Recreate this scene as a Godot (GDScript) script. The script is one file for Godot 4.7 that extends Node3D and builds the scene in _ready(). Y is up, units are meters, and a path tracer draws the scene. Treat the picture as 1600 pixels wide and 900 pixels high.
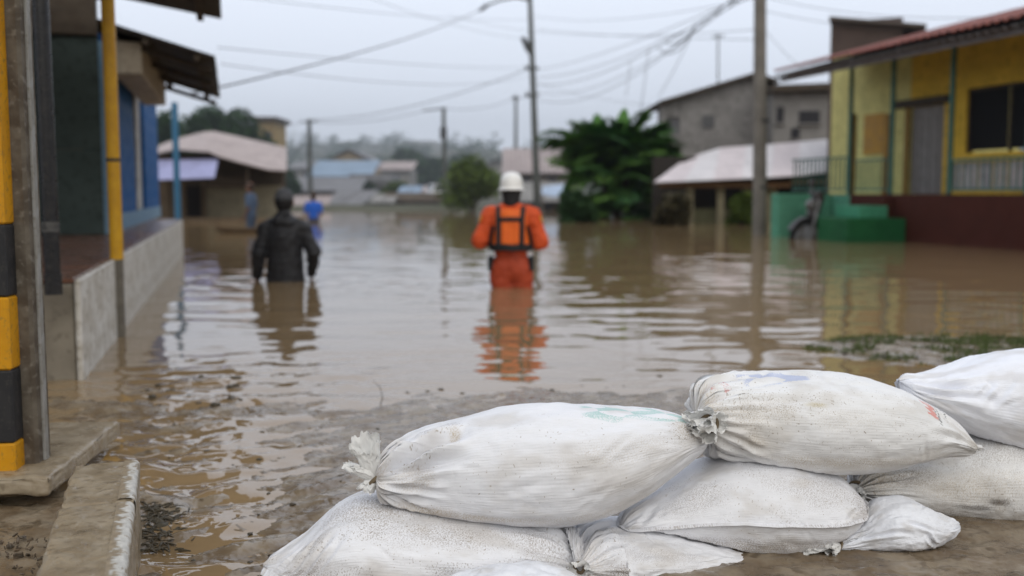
extends Node3D
# A flooded street seen over a low wall of sandbags. Metres, y up, water level at y = 0.

const FOCAL := 1600.0                      # focal length in photograph pixels
const EYE := Vector3(0, 0.97, 0)
const STREET_TURN := 0.2664                # the street runs 15 degrees to the left of -z
const BED := -0.74
var pitch := atan(150.0 / 1600.0)
var taken := {}
var rng := RandomNumberGenerator.new()
var mats := {}
var noise_cache := {}

# ------------------------------------------------------------------ pixels to directions
func ray(px: float, py: float) -> Vector3:
	return (Basis(Vector3.RIGHT, -pitch) * Vector3(px - 800.0, 450.0 - py, -FOCAL)).normalized()

func on_y(px: float, py: float, y: float) -> Vector3:
	var d := ray(px, py)
	return EYE + d * ((y - EYE.y) / d.y)

func at_d(px: float, py: float, dist: float) -> Vector3:
	var d := ray(px, py)
	return EYE + d * (dist / -d.z)

# ------------------------------------------------------------------ nodes
func numbered(called: String) -> String:
	if not taken.has(called):
		taken[called] = 0
		return called
	taken[called] += 1
	return "%s_%03d" % [called, taken[called]]

func describe(o: Node3D, label: String, category: String, group := "") -> void:
	o.set_meta("label", label)
	o.set_meta("category", category)
	if group != "":
		o.set_meta("group", group)

func thing(called: String, label: String, category: String, at := Vector3.ZERO, turn := 0.0, group := "") -> Node3D:
	var o := Node3D.new()
	o.name = numbered(called)
	add_child(o)
	o.position = at
	o.rotation.y = turn
	describe(o, label, category, group)
	return o

func part(called: String, m: Mesh, mat: Material, parent: Node3D, at := Vector3.ZERO, b := Basis()) -> MeshInstance3D:
	var o := MeshInstance3D.new()
	o.name = called
	o.mesh = m
	o.material_override = mat
	o.transform = Transform3D(b, at)
	parent.add_child(o, true)
	return o

func single(called: String, m: Mesh, mat: Material, label: String, category: String, group := "", at := Vector3.ZERO, b := Basis()) -> MeshInstance3D:
	var o := MeshInstance3D.new()
	o.name = numbered(called)
	o.mesh = m
	o.material_override = mat
	o.transform = Transform3D(b, at)
	add_child(o)
	describe(o, label, category, group)
	return o

func setting(called: String, m: Mesh, mat: Material, at := Vector3.ZERO) -> MeshInstance3D:
	var o := MeshInstance3D.new()
	o.name = numbered(called)
	o.mesh = m
	o.material_override = mat
	o.position = at
	add_child(o)
	o.set_meta("kind", "structure")
	return o

# ------------------------------------------------------------------ materials (colours are linear base colours)
func lin(r: float, g: float, b: float) -> Color:
	return Color(r, g, b).linear_to_srgb()

func plain(r: float, g: float, b: float, rough := 0.8, metal := 0.0) -> StandardMaterial3D:
	var m := StandardMaterial3D.new()
	m.albedo_color = lin(r, g, b)
	m.roughness = rough
	m.metallic_specular = 0.35 if rough > 0.3 else 0.5
	m.metallic = metal
	return m

func noise_image(seed_: int, freq: float, octaves := 4, size := 256, kind := FastNoiseLite.TYPE_SIMPLEX_SMOOTH) -> Image:
	var key := "%d_%f_%d_%d_%d" % [seed_, freq, octaves, size, kind]
	if not noise_cache.has(key):
		var n := FastNoiseLite.new()
		n.seed = seed_
		n.noise_type = kind
		n.frequency = freq
		n.fractal_octaves = octaves
		var im := n.get_seamless_image(size, size)
		im.convert(Image.FORMAT_L8)
		noise_cache[key] = im
	return noise_cache[key]

func tex(im: Image) -> ImageTexture:
	var c: Image = im.duplicate()
	c.generate_mipmaps()
	return ImageTexture.create_from_image(c)

var shared_tex := {}
func noise_tex(seed_: int, freq: float, octaves := 4, lo := 0.0, hi := 1.0) -> ImageTexture:
	var key := "%d_%f_%d_%f_%f" % [seed_, freq, octaves, lo, hi]
	if not shared_tex.has(key):
		var src := noise_image(seed_, freq, octaves).get_data()
		for i in src.size():
			src[i] = int(clampf(lerpf(lo, hi, src[i] / 255.0), 0, 1) * 255)
		shared_tex[key] = tex(Image.create_from_data(256, 256, false, Image.FORMAT_L8, src))
	return shared_tex[key]

func grain_tex(k: int, ratio: float) -> ImageTexture:
	var low := clampf(snappedf(ratio, 0.25), 0.5, 1.0)
	var key := "grain%d_%f" % [k, low]
	if not shared_tex.has(key):
		var n1 := noise_image(500 + k, 0.012, 5).get_data()
		var n2 := noise_image(510 + k, 0.05, 3).get_data()
		for i in n1.size():
			var v := lerpf(0.86, 1.0, smoothstep(0.25, 0.75, n1[i] / 255.0))
			v *= lerpf(1.0, low, smoothstep(0.6, 0.85, n2[i] / 255.0) * 0.7)
			n1[i] = int(pow(v, 1.0 / 2.2) * 255)
		shared_tex[key] = tex(Image.create_from_data(256, 256, false, Image.FORMAT_L8, n1))
	return shared_tex[key]

# three tones mixed by two layers of noise; world-sized, so no UVs are needed
func mottled(key: String, a: Color, b: Color, c: Color, metres: float, rough_lo: float, rough_hi: float, bump_cm := 0.0, seed_ := 1, patch := 0.012) -> StandardMaterial3D:
	if mats.has(key):
		return mats[key]
	if metres >= 1.2:
		# distant surfaces: one of four shared grey grain maps times the surface's own colour
		var f := StandardMaterial3D.new()
		var mean := (a + b) * 0.5 * 1.16
		f.albedo_color = Color(mean.r, mean.g, mean.b).linear_to_srgb()
		f.albedo_texture = grain_tex(seed_ % 4, (c.get_luminance() + 0.01) / (mean.get_luminance() + 0.01))
		f.roughness = 1.0
		f.metallic_specular = 0.2
		f.roughness_texture = noise_tex(31, 0.02, 4, snappedf(rough_lo, 0.2), snappedf(rough_hi, 0.2))
		f.uv1_triplanar = true
		f.uv1_world_triplanar = true
		f.uv1_scale = Vector3.ONE / metres
		mats[key] = f
		return f
	var n1 := noise_image(seed_, patch, 5).get_data()
	var n2 := noise_image(seed_ + 7, 0.05, 3).get_data()
	var out := PackedByteArray()
	out.resize(256 * 256 * 3)
	var sa := a.linear_to_srgb()
	var sb := b.linear_to_srgb()
	var sc := c.linear_to_srgb()
	for i in 65536:
		var t := smoothstep(0.25, 0.75, n1[i] / 255.0)
		var s := smoothstep(0.6, 0.85, n2[i] / 255.0) * 0.7
		var k := sa.lerp(sb, t).lerp(sc, s)
		out[i * 3] = int(clampf(k.r, 0, 1) * 255)
		out[i * 3 + 1] = int(clampf(k.g, 0, 1) * 255)
		out[i * 3 + 2] = int(clampf(k.b, 0, 1) * 255)
	var m := StandardMaterial3D.new()
	m.albedo_texture = tex(Image.create_from_data(256, 256, false, Image.FORMAT_RGB8, out))
	m.roughness = 1.0
	m.metallic_specular = 0.4
	m.roughness_texture = noise_tex(31, 0.02, 4, rough_lo, rough_hi)
	m.uv1_triplanar = true
	m.uv1_world_triplanar = true
	m.uv1_scale = Vector3.ONE / metres
	if bump_cm > 0.0:
		m.heightmap_enabled = true
		m.heightmap_scale = bump_cm
		m.heightmap_texture = noise_tex(47, 0.03, 5)
	mats[key] = m
	return m

# ------------------------------------------------------------------ mesh helpers
func face(st: SurfaceTool, pts: Array, centre: Vector3) -> void:
	var mid := Vector3.ZERO
	for p in pts:
		mid += p
	mid /= pts.size()
	var n: Vector3 = (pts[2] - pts[0]).cross(pts[1] - pts[0]).normalized()
	if n.dot(mid - centre) < 0:
		pts.reverse()
		n = -n
	for i in range(1, pts.size() - 1):
		for p in [pts[0], pts[i], pts[i + 1]]:
			st.set_normal(n)
			st.add_vertex(p)

func new_st() -> SurfaceTool:
	var st := SurfaceTool.new()
	st.begin(Mesh.PRIMITIVE_TRIANGLES)
	return st

# chamfered box
func add_box(st: SurfaceTool, c: Vector3, size: Vector3, bevel := 0.0, b := Basis()) -> void:
	var h := size * 0.5
	var e := minf(bevel, minf(h.x, minf(h.y, h.z)) * 0.8)
	var v := func(s: Vector3, axis: int) -> Vector3:
		var p := Vector3(s.x * h.x, s.y * h.y, s.z * h.z)
		for k in 3:
			if k != axis:
				p[k] -= s[k] * e
		return c + b * p
	for axis in 3:
		var u := (axis + 1) % 3
		var w := (axis + 2) % 3
		for sg in [-1.0, 1.0]:
			var q := []
			for k in [[-1, -1], [1, -1], [1, 1], [-1, 1]]:
				var s := Vector3.ZERO
				s[axis] = sg
				s[u] = k[0]
				s[w] = k[1]
				q.append(v.call(s, axis))
			face(st, q, c)
		if e > 0.0:
			for k in [[-1, -1], [1, -1], [1, 1], [-1, 1]]:
				var s0 := Vector3.ZERO
				s0[u] = k[0]
				s0[w] = k[1]
				var s1 := s0
				s0[axis] = -1
				s1[axis] = 1
				face(st, [v.call(s0, u), v.call(s1, u), v.call(s1, w), v.call(s0, w)], c)
	if e > 0.0:
		for x in [-1, 1]:
			for y in [-1, 1]:
				for z in [-1, 1]:
					var s := Vector3(x, y, z)
					face(st, [v.call(s, 0), v.call(s, 1), v.call(s, 2)], c)

var box_cache := {}
func box(size: Vector3, bevel := 0.0) -> Mesh:
	var key := "%v_%f" % [size, bevel]
	if not box_cache.has(key):
		var st := new_st()
		add_box(st, Vector3.ZERO, size, bevel)
		box_cache[key] = st.commit()
	return box_cache[key]

# a flat convex outline pushed along z
func prism(outline: Array, z0: float, z1: float) -> Mesh:
	var st := new_st()
	var mid := Vector2.ZERO
	for p in outline:
		mid += p
	mid /= outline.size()
	var c := Vector3(mid.x, mid.y, (z0 + z1) / 2)
	var a := []
	var b := []
	for p in outline:
		a.append(Vector3(p.x, p.y, z0))
		b.append(Vector3(p.x, p.y, z1))
	for i in outline.size():
		var j := (i + 1) % outline.size()
		face(st, [a[i], a[j], b[j], b[i]], c)
	face(st, a, c)
	face(st, b, c)
	return st.commit()

func add_tube(st: SurfaceTool, pts: Array, radii: Array, sides := 10, caps := true) -> void:
	var rings := []
	var normals := []
	var up := Vector3.UP
	for i in pts.size():
		var t: Vector3 = (pts[mini(i + 1, pts.size() - 1)] - pts[maxi(i - 1, 0)]).normalized()
		if absf(t.dot(up)) > 0.95:
			up = Vector3.RIGHT if absf(t.x) < 0.9 else Vector3.BACK
		var s := t.cross(up).normalized()
		up = s.cross(t).normalized()
		var ring := []
		var ns := []
		for k in sides:
			var a := TAU * k / sides
			var n := s * cos(a) + up * sin(a)
			ring.append(pts[i] + n * radii[mini(i, radii.size() - 1)])
			ns.append(n)
		rings.append(ring)
		normals.append(ns)
	for i in pts.size() - 1:
		for k in sides:
			var l := (k + 1) % sides
			var q := [[i, k], [i + 1, k], [i + 1, l], [i, l]]
			var n: Vector3 = (rings[i + 1][l] - rings[i][k]).cross(rings[i + 1][k] - rings[i][k])
			if n.dot(normals[i][k]) < 0:
				q.reverse()
			for f in [0, 1, 2, 0, 2, 3]:
				st.set_normal(normals[q[f][0]][q[f][1]])
				st.add_vertex(rings[q[f][0]][q[f][1]])
	if caps:
		var mid: Vector3 = (pts[0] + pts[-1]) / 2
		face(st, rings[0].duplicate(), mid)
		face(st, rings[-1].duplicate(), mid)

func tube(pts: Array, radii: Array, sides := 10) -> Mesh:
	var st := new_st()
	add_tube(st, pts, radii, sides)
	return st.commit()

# a grid of vertices, i along the first direction, j along the second; the outside is first x second
func grid(v: PackedVector3Array, nu: int, nv: int, wrap := false, uv := PackedVector2Array(), col := PackedColorArray()) -> ArrayMesh:
	var idx := PackedInt32Array()
	var nrm := PackedVector3Array()
	nrm.resize(v.size())
	var jmax := nv if wrap else nv - 1
	for i in nu - 1:
		for j in jmax:
			var j1 := (j + 1) % nv
			var a := i * nv + j
			var b := (i + 1) * nv + j
			var c := i * nv + j1
			var d := (i + 1) * nv + j1
			idx.append_array([a, c, b, c, d, b])
			var n := (v[d] - v[a]).cross(v[c] - v[b])
			nrm[a] += n
			nrm[b] += n
			nrm[c] += n
			nrm[d] += n
	for k in nrm.size():
		nrm[k] = nrm[k].normalized()
	var arr := []
	arr.resize(Mesh.ARRAY_MAX)
	arr[Mesh.ARRAY_VERTEX] = v
	arr[Mesh.ARRAY_NORMAL] = nrm
	arr[Mesh.ARRAY_INDEX] = idx
	if uv.size() == v.size():
		arr[Mesh.ARRAY_TEX_UV] = uv
	if col.size() == v.size():
		arr[Mesh.ARRAY_COLOR] = col
	var m := ArrayMesh.new()
	m.add_surface_from_arrays(Mesh.PRIMITIVE_TRIANGLES, arr)
	return m

# a corrugated sheet, waves run along z, ridges repeat along x; has two faces and an edge all round
func corrugated(w: float, l: float, pitch_: float, amp: float, thick := 0.006) -> Mesh:
	var n := int(ceil(w / pitch_)) * 6
	var v := PackedVector3Array()
	for i in n + 1:
		var x := -w / 2 + w * i / n
		var y := amp * sin(TAU * x / pitch_)
		v.append_array([Vector3(x, y, l / 2), Vector3(x, y, -l / 2), Vector3(x, y - thick, -l / 2), Vector3(x, y - thick, l / 2)])
	return grid(v, n + 1, 4, true)

# smooth body out of tapered bones, meshed as surface nets. bone = [a, b, ra, rb, squash in z]
func flesh(bones: Array, k: float, cell: float, cut_low := -99.0, cut_high := 99.0, crease := 0.0) -> ArrayMesh:
	var lo := Vector3.ONE * 1e9
	var hi := -lo
	for q in bones:
		var r: float = maxf(q[2], q[3]) + k + cell * 2
		for e in 2:
			lo = lo.min(q[e] - Vector3.ONE * r)
			hi = hi.max(q[e] + Vector3.ONE * r)
	var nx := int((hi.x - lo.x) / cell) + 2
	var ny := int((hi.y - lo.y) / cell) + 2
	var nz := int((hi.z - lo.z) / cell) + 2
	var f := PackedFloat32Array()
	f.resize(nx * ny * nz)
	f.fill(1.0)
	for q in bones:
		var a: Vector3 = q[0]
		var b: Vector3 = q[1]
		var ra: float = q[2]
		var rb: float = q[3]
		var zs: float = q[4] if q.size() > 4 else 1.0
		var r := maxf(ra, rb) + k + cell * 2
		var l := ((a.min(b) - Vector3.ONE * r - lo) / cell).floor()
		var h := ((a.max(b) + Vector3.ONE * r - lo) / cell).ceil()
		var ba := b - a
		ba.z /= zs
		var bb := maxf(ba.length_squared(), 1e-8)
		for x in range(maxi(0, int(l.x)), mini(nx, int(h.x) + 1)):
			for y in range(maxi(0, int(l.y)), mini(ny, int(h.y) + 1)):
				for z in range(maxi(0, int(l.z)), mini(nz, int(h.z) + 1)):
					var p := lo + Vector3(x, y, z) * cell - a
					p.z /= zs
					var t := clampf(p.dot(ba) / bb, 0, 1)
					var d := (p - ba * t).length() - lerpf(ra, rb, t)
					var i := (x * ny + y) * nz + z
					var o := f[i]
					var g := maxf(k - absf(o - d), 0.0) / k
					f[i] = minf(o, d) - g * g * k * 0.25
	if crease > 0.0:
		# folds of loose cloth: ridges that run slantwise round the limbs
		var cn := FastNoiseLite.new()
		cn.seed = 55
		cn.frequency = 1.0
		cn.fractal_octaves = 2
		for x in nx:
			for y in ny:
				for z in nz:
					var i := (x * ny + y) * nz + z
					if absf(f[i]) < 0.05:
						var p := lo + Vector3(x, y, z) * cell
						f[i] += crease * (absf(cn.get_noise_3d(p.x * 5.0 + p.y * 3.0, p.y * 13.0 - p.x * 4.0, p.z * 5.0)) * 2.2 - 0.5)
	if cut_low > -90 or cut_high < 90:
		for x in nx:
			for y in ny:
				var py := lo.y + y * cell
				var d := maxf(cut_low - py, py - cut_high)
				for z in nz:
					var i := (x * ny + y) * nz + z
					f[i] = maxf(f[i], d)
	var ids := PackedInt32Array()
	ids.resize(nx * ny * nz)
	ids.fill(-1)
	var v := PackedVector3Array()
	var sx := ny * nz
	for x in nx - 1:
		for y in ny - 1:
			for z in nz - 1:
				var i := x * sx + y * nz + z
				var m := 0
				var c := [f[i], f[i + 1], f[i + nz], f[i + nz + 1], f[i + sx], f[i + sx + 1], f[i + sx + nz], f[i + sx + nz + 1]]
				for e in 8:
					if c[e] < 0:
						m += 1
				if m == 0 or m == 8:
					continue
				var s := Vector3.ZERO
				var n := 0
				for e in [[0, 1], [2, 3], [4, 5], [6, 7], [0, 2], [1, 3], [4, 6], [5, 7], [0, 4], [1, 5], [2, 6], [3, 7]]:
					var fa: float = c[e[0]]
					var fb: float = c[e[1]]
					if (fa < 0) != (fb < 0):
						var t := fa / (fa - fb)
						var pa := Vector3(e[0] >> 2, (e[0] >> 1) & 1, e[0] & 1)
						var pb := Vector3(e[1] >> 2, (e[1] >> 1) & 1, e[1] & 1)
						s += pa.lerp(pb, t)
						n += 1
				ids[i] = v.size()
				v.append(lo + (Vector3(x, y, z) + s / n) * cell)
	var idx := PackedInt32Array()
	var nrm := PackedVector3Array()
	nrm.resize(v.size())
	for x in range(1, nx - 1):
		for y in range(1, ny - 1):
			for z in range(1, nz - 1):
				var i := x * sx + y * nz + z
				var inside := f[i] < 0
				for ax in 3:
					var st: int = [sx, nz, 1][ax]
					if (f[i + st] < 0) == inside:
						continue
					var u: int = [nz, 1, sx][ax]
					var w: int = [1, sx, nz][ax]
					var q := [ids[i], ids[i - u], ids[i - u - w], ids[i - w]]
					if q.min() < 0:
						continue
					if not inside:
						q.reverse()
					var n := (v[q[2]] - v[q[0]]).cross(v[q[1]] - v[q[0]]) + (v[q[3]] - v[q[0]]).cross(v[q[2]] - v[q[0]])
					idx.append_array([q[0], q[1], q[2], q[0], q[2], q[3]])
					for e in q:
						nrm[e] += n
	# outward check: the normal has to follow the field's rise
	var arr := []
	arr.resize(Mesh.ARRAY_MAX)
	var mid := Vector3.ZERO
	for p in v:
		mid += p
	mid /= maxi(1, v.size())
	var votes := 0.0
	for e in v.size():
		votes += nrm[e].normalized().dot(v[e] - mid)
	for e in v.size():
		nrm[e] = (nrm[e] if votes > 0 else -nrm[e]).normalized()
	if votes < 0:
		idx.reverse()
	arr[Mesh.ARRAY_VERTEX] = v
	arr[Mesh.ARRAY_NORMAL] = nrm
	arr[Mesh.ARRAY_INDEX] = idx
	var out := ArrayMesh.new()
	out.add_surface_from_arrays(Mesh.PRIMITIVE_TRIANGLES, arr)
	return out

# ------------------------------------------------------------------ ground and water
var n_big := FastNoiseLite.new()
var n_mid := FastNoiseLite.new()
var n_fine := FastNoiseLite.new()
var n_streak := FastNoiseLite.new()

func set_noises() -> void:
	for q in [[n_big, 11, 1.0, 3], [n_mid, 12, 1.0, 3], [n_fine, 13, 1.0, 4], [n_streak, 14, 1.0, 3]]:
		q[0].seed = q[1]
		q[0].noise_type = FastNoiseLite.TYPE_SIMPLEX_SMOOTH
		q[0].frequency = q[2]
		q[0].fractal_octaves = q[3]

func curve_at(pts: Array, x: float) -> float:
	if x <= pts[0][0]:
		return pts[0][1]
	for i in pts.size() - 1:
		if x <= pts[i + 1][0]:
			var t: float = (x - pts[i][0]) / (pts[i + 1][0] - pts[i][0])
			return lerpf(pts[i][1], pts[i + 1][1], t * t * (3 - 2 * t))
	return pts[-1][1]

# height of the muddy bank; d = metres in front of the camera
func bank(x: float, d: float) -> float:
	var shore := n_big.get_noise_2d(x * 0.8, d * 0.8) * 0.35 + n_mid.get_noise_2d(x * 2.5, d * 3.5) * 0.22
	var y := curve_at([[2.9, 0.045], [3.6, 0.03], [4.75, 0.004], [5.6, -0.06], [7.2, -0.3], [9.5, BED]], d + shore)
	var left := smoothstep(-0.30, -0.95, x + 0.12 * n_big.get_noise_2d(d * 1.3, 7.0))
	if d < 6.0:
		y -= left * (0.044 * smoothstep(4.8, 3.2, d) + 0.008)
	# flow streaks: run from lower left to upper right over the mud
	var a := x * 0.80 + d * 0.60
	var b := -x * 0.60 + d * 0.80
	var near := smoothstep(6.2, 4.6, d)
	y += near * (0.009 + 0.014 * left) * n_streak.get_noise_2d(a * 2.6, b * 8.5)
	y += near * 0.0065 * n_mid.get_noise_2d(x * 9.0, d * 9.0)
	y += near * 0.0050 * n_fine.get_noise_2d(x * 26.0, d * 26.0)
	# silt in the hollow behind the kerb
	if x < -1.0 and d < 3.2:
		y = maxf(y, 0.022 * smoothstep(-1.0, -1.25, x) + 0.008 * n_mid.get_noise_2d(x * 12.0, d * 12.0) + 0.006 * n_fine.get_noise_2d(x * 30.0, d * 30.0))
	# weedy hump on the right
	var g := Vector2((x - 2.75) / 1.05, (d - 6.25) / 0.75).length()
	y = maxf(y, 0.035 * (1.0 - g * g) + 0.012 * n_mid.get_noise_2d(x * 6.0, d * 6.0) - 0.01) if g < 1.6 else y
	return y

func build_ground() -> void:
	# near bank, fine grid
	var xs := PackedFloat32Array()
	var nx := 330
	for i in nx:
		var t := -1.0 + 2.0 * i / (nx - 1)
		xs.append(0.15 + 2.0 * t + 2.9 * t * t * t)
	var nd := 400
	var v := PackedVector3Array()
	for i in nx:
		for j in nd:
			var t := float(j) / (nd - 1)
			var d := 1.3 + 3.2 * t + 5.2 * pow(t, 2.6)
			var x := xs[i] * (0.75 + 0.1 * d)
			v.append(Vector3(x, bank(x, d), -d))
	var mud := mottled("mud", Color(0.145, 0.104, 0.064), Color(0.235, 0.188, 0.132), Color(0.085, 0.060, 0.036), 0.9, 0.06, 0.40, 0.9, 21, 0.02)
	setting("mud_bank", grid(v, nx, nd), mud)
	# wide ground: bed of the flooded street, rising beyond the far shore into misty hills, one sheet to the horizon
	var gv := PackedVector3Array()
	var ni := 110
	var nj := 120
	for i in ni:
		for j in nj:
			var t := float(j) / (nj - 1)
			var d := -30.0 + 38.0 * minf(1.0, t * 4.0) + 440.0 * pow(maxf(0.0, t - 0.25) / 0.75, 1.9)
			var s := -1.0 + 2.0 * i / (ni - 1)
			var x := s * (40.0 + absf(d) * 1.1)
			var y := -0.9
			if d > 10:
				y = BED - 0.02
			y += smoothstep(50, 58, d) * 1.0
			var far := smoothstep(110, 330, d)
			y += far * (10.0 + 9.0 * n_big.get_noise_2d(x * 0.006 + 3.1, d * 0.004) + 2.5 * n_mid.get_noise_2d(x * 0.03, d * 0.03) + smoothstep(300, 440, d) * 9.0)
			gv.append(Vector3(x, y, -d))
	var earth := mottled("earth", Color(0.075, 0.075, 0.05), Color(0.085, 0.085, 0.06), Color(0.09, 0.08, 0.06), 30.0, 0.8, 1.0, 0.0, 22)
	setting("ground", grid(gv, ni, nj), earth)

func wave(x: float, d: float) -> float:
	var turb := smoothstep(-0.2, -1.0, x) * smoothstep(6.9, 4.8, d)
	var h := 0.0060 * n_big.get_noise_2d(x * 0.55 + 0.25 * d, d * 1.25)
	h += 0.0034 * n_mid.get_noise_2d(x * 1.1 - 0.2 * d + 20.0, d * 2.6)
	h += 0.0009 * n_fine.get_noise_2d(x * 3.4, d * 6.0)
	if turb > 0.001:
		h += turb * (0.017 * n_streak.get_noise_2d(x * 2.0 + 0.5 * d, d * 3.4 - x * 0.9) + 0.005 * n_fine.get_noise_2d(x * 9.0, d * 11.0))
	# rings round the two waders
	for q in waders:
		var r := Vector2(x - q.x, d - q.y).length()
		if r < 2.4:
			h += 0.0055 * sin(r * 15.0 + 2.5 * n_big.get_noise_2d(x * 2.0, d * 2.0)) * smoothstep(2.4, 0.2, r) * (0.6 + n_mid.get_noise_2d(x * 1.6, d * 1.6))
	return h

var waders := []

func build_water() -> void:
	var rows := 470
	var cols := 430
	var v := PackedVector3Array()
	v.resize(rows * cols)
	for i in cols:
		var s := -1.0 + 2.0 * i / (cols - 1)
		var tx := 0.62 * s + 0.7 * s * s * s
		for j in rows:
			var t := float(j) / (rows - 1)
			var d := 1.7 * pow(58.0 / 1.7, t)
			var x := tx * (d + 0.8)
			v[i * rows + j] = Vector3(x, wave(x, d), -d)
	var m := StandardMaterial3D.new()
	m.albedo_color = lin(0.25, 0.172, 0.092)
	m.roughness = 0.035
	m.metallic_specular = 0.52
	setting("water", grid(v, cols, rows), m)

# ------------------------------------------------------------------ sandbags
var pile := PackedFloat32Array()
var sack_points := {}
const PX0 := -1.6
const PZ0 := -3.9
const PN := 480
const PM := 260

func pile_at(x: float, z: float) -> float:
	var i := int((x - PX0) / 0.01)
	var j := int((z - PZ0) / 0.01)
	if i < 1 or j < 1 or i >= PN - 1 or j >= PM - 1:
		return -9.0
	var m := -9.0
	for a in [-1, 0, 1]:
		for b in [-1, 0, 1]:
			m = maxf(m, pile[(i + a) * PM + j + b])
	return m

func keyed(keys: Array, k: int, u: float) -> float:
	# keys = [[u, a, b, ...]...]; Catmull-Rom through column k
	var n := keys.size()
	var i := 0
	while i < n - 2 and u > keys[i + 1][0]:
		i += 1
	var t: float = clampf((u - keys[i][0]) / maxf(1e-5, keys[i + 1][0] - keys[i][0]), 0, 1)
	var p1: float = keys[i][k]
	var p2: float = keys[i + 1][k]
	var s: float = keys[i + 1][0] - keys[i][0]
	var m1: float = 0.5 * ((p2 - p1) + (p1 - keys[i - 1][k]) * s / (keys[i][0] - keys[i - 1][0])) if i > 0 else p2 - p1
	var m2: float = 0.5 * ((p2 - p1) + (keys[i + 2][k] - p2) * s / (keys[i + 2][0] - keys[i + 1][0])) if i < n - 2 else p2 - p1
	var t2 := t * t
	var t3 := t2 * t
	return (2 * t3 - 3 * t2 + 1) * p1 + (t3 - 2 * t2 + t) * m1 + (-2 * t3 + 3 * t2) * p2 + (t3 - t2) * m2

# Woven plastic sack: base white, weave streaks, mud specks and stains, faded print.
# stains: [u, v, ru, rv, colour, strength, grain]; print: the same, drawn as broken strokes
# scratches: [u, v, ru, rv, how many] clusters of short brown strokes and flecks of dried mud
func sack_material(seed_: int, tone: Color, specks: float, stains: Array, prints: Array, scratches := []) -> StandardMaterial3D:
	var w := 640
	var h := 512
	var fine := noise_image(61, 0.09, 3).get_data()
	var blot := noise_image(62 + seed_, 0.012, 4).get_data()
	var spk := noise_image(63 + seed_, 0.11, 2).get_data()
	var long := noise_image(64, 0.03, 4).get_data()
	var out := PackedByteArray()
	out.resize(w * h * 3)
	for y in h:
		var v := float(y) / h
		for x in w:
			var u := float(x) / w
			var b := blot[(y & 255) * 256 + (x * 2 / 5 & 255)] / 255.0
			var c := tone * (0.955 + 0.05 * (fine[(y * 3 & 255) * 256 + (x / 3 & 255)] / 255.0) + 0.05 * (long[(y * 2 & 255) * 256 + (x / 6 & 255)] / 255.0) - 0.03 * b)
			# thin grey film of dried silt, in patches
			c = c.lerp(Color(0.42, 0.36, 0.28), 0.30 * smoothstep(0.50, 0.85, b))
			var s := spk[(y * 3 & 255) * 256 + (x * 2 & 255)] / 255.0
			var far_b := blot[(y * 2 + 90 & 255) * 256 + (x * 3 / 5 + 40 & 255)] / 255.0
			var thr := 0.92 - 0.27 * specks * smoothstep(0.42, 0.8, far_b)
			if s > thr and specks > 0.0:
				c = c.lerp(Color(0.20, 0.155, 0.11), clampf((s - thr) * 8.0, 0, 0.62))
			for q in stains:
				var dv: float = absf(v - q[1])
				dv = minf(dv, 1.0 - dv)
				var e := Vector2((u - q[0]) / q[2], dv / q[3]).length()
				if e < 1.5:
					var g: float = lerpf(1.0, smoothstep(0.45, 0.66, fine[(y * 5 & 255) * 256 + (x * 3 & 255)] / 255.0), q[6])
					var edge := smoothstep(1.25, 0.35, e + 0.9 * (b - 0.5) + 0.5 * (s - 0.5))
					c = c.lerp(q[4], clampf(edge * g * q[5], 0, 1))
			for q in prints:
				var dv: float = v - q[1]
				dv = dv - roundf(dv)
				var e := Vector2((u - q[0]) / q[2], dv / q[3])
				if absf(e.x) < 1 and absf(e.y) < 1:
					var stroke := sin(e.x * q[7] + 1.7 * sin(e.y * 4.0 + q[7])) * 0.5 + 0.5 * sin(e.y * q[8] + e.x * 2.0)
					var worn := smoothstep(0.30, 0.55, b * 0.6 + s * 0.4)
					if stroke > q[6]:
						c = c.lerp(q[4], q[5] * worn * smoothstep(1.0, 0.85, maxf(absf(e.x), absf(e.y))))
			c = c.linear_to_srgb()
			var o := (y * w + x) * 3
			out[o] = int(clampf(c.r, 0, 1) * 255)
			out[o + 1] = int(clampf(c.g, 0, 1) * 255)
			out[o + 2] = int(clampf(c.b, 0, 1) * 255)
	var r := RandomNumberGenerator.new()
	r.seed = 7000 + seed_
	for q in scratches:
		for k in int(q[4] * 0.62):
			var x: float = (q[0] + q[2] * r.randfn() * 0.6) * w
			var y: float = (q[1] + q[3] * r.randfn() * 0.6) * h
			var ang := r.randfn() * 0.5 + (0.9 if r.randf() < 0.35 else 0.0)
			var l := r.randf_range(0.0, 2.2) if r.randf() < 0.86 else r.randf_range(2.0, 7.0)
			var ink := Color(0.56, 0.50, 0.42).lerp(Color(0.33, 0.26, 0.19), r.randf())
			var s := r.randf_range(0.15, 0.7)
			for e in int(l) + 1:
				var xi := int(x + cos(ang) * e)
				var yi := posmod(int(y + sin(ang) * e * 0.8), h)
				if xi < 0 or xi >= w:
					continue
				var o := (yi * w + xi) * 3
				out[o] = int(lerpf(out[o], ink.r * 255, s))
				out[o + 1] = int(lerpf(out[o + 1], ink.g * 255, s))
				out[o + 2] = int(lerpf(out[o + 2], ink.b * 255, s))
	var m := StandardMaterial3D.new()
	m.albedo_texture = tex(Image.create_from_data(w, h, false, Image.FORMAT_RGB8, out))
	m.roughness = 0.62
	m.metallic_specular = 0.4
	m.heightmap_enabled = true
	m.heightmap_scale = 0.24
	m.heightmap_texture = weave_tex()
	return m

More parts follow.
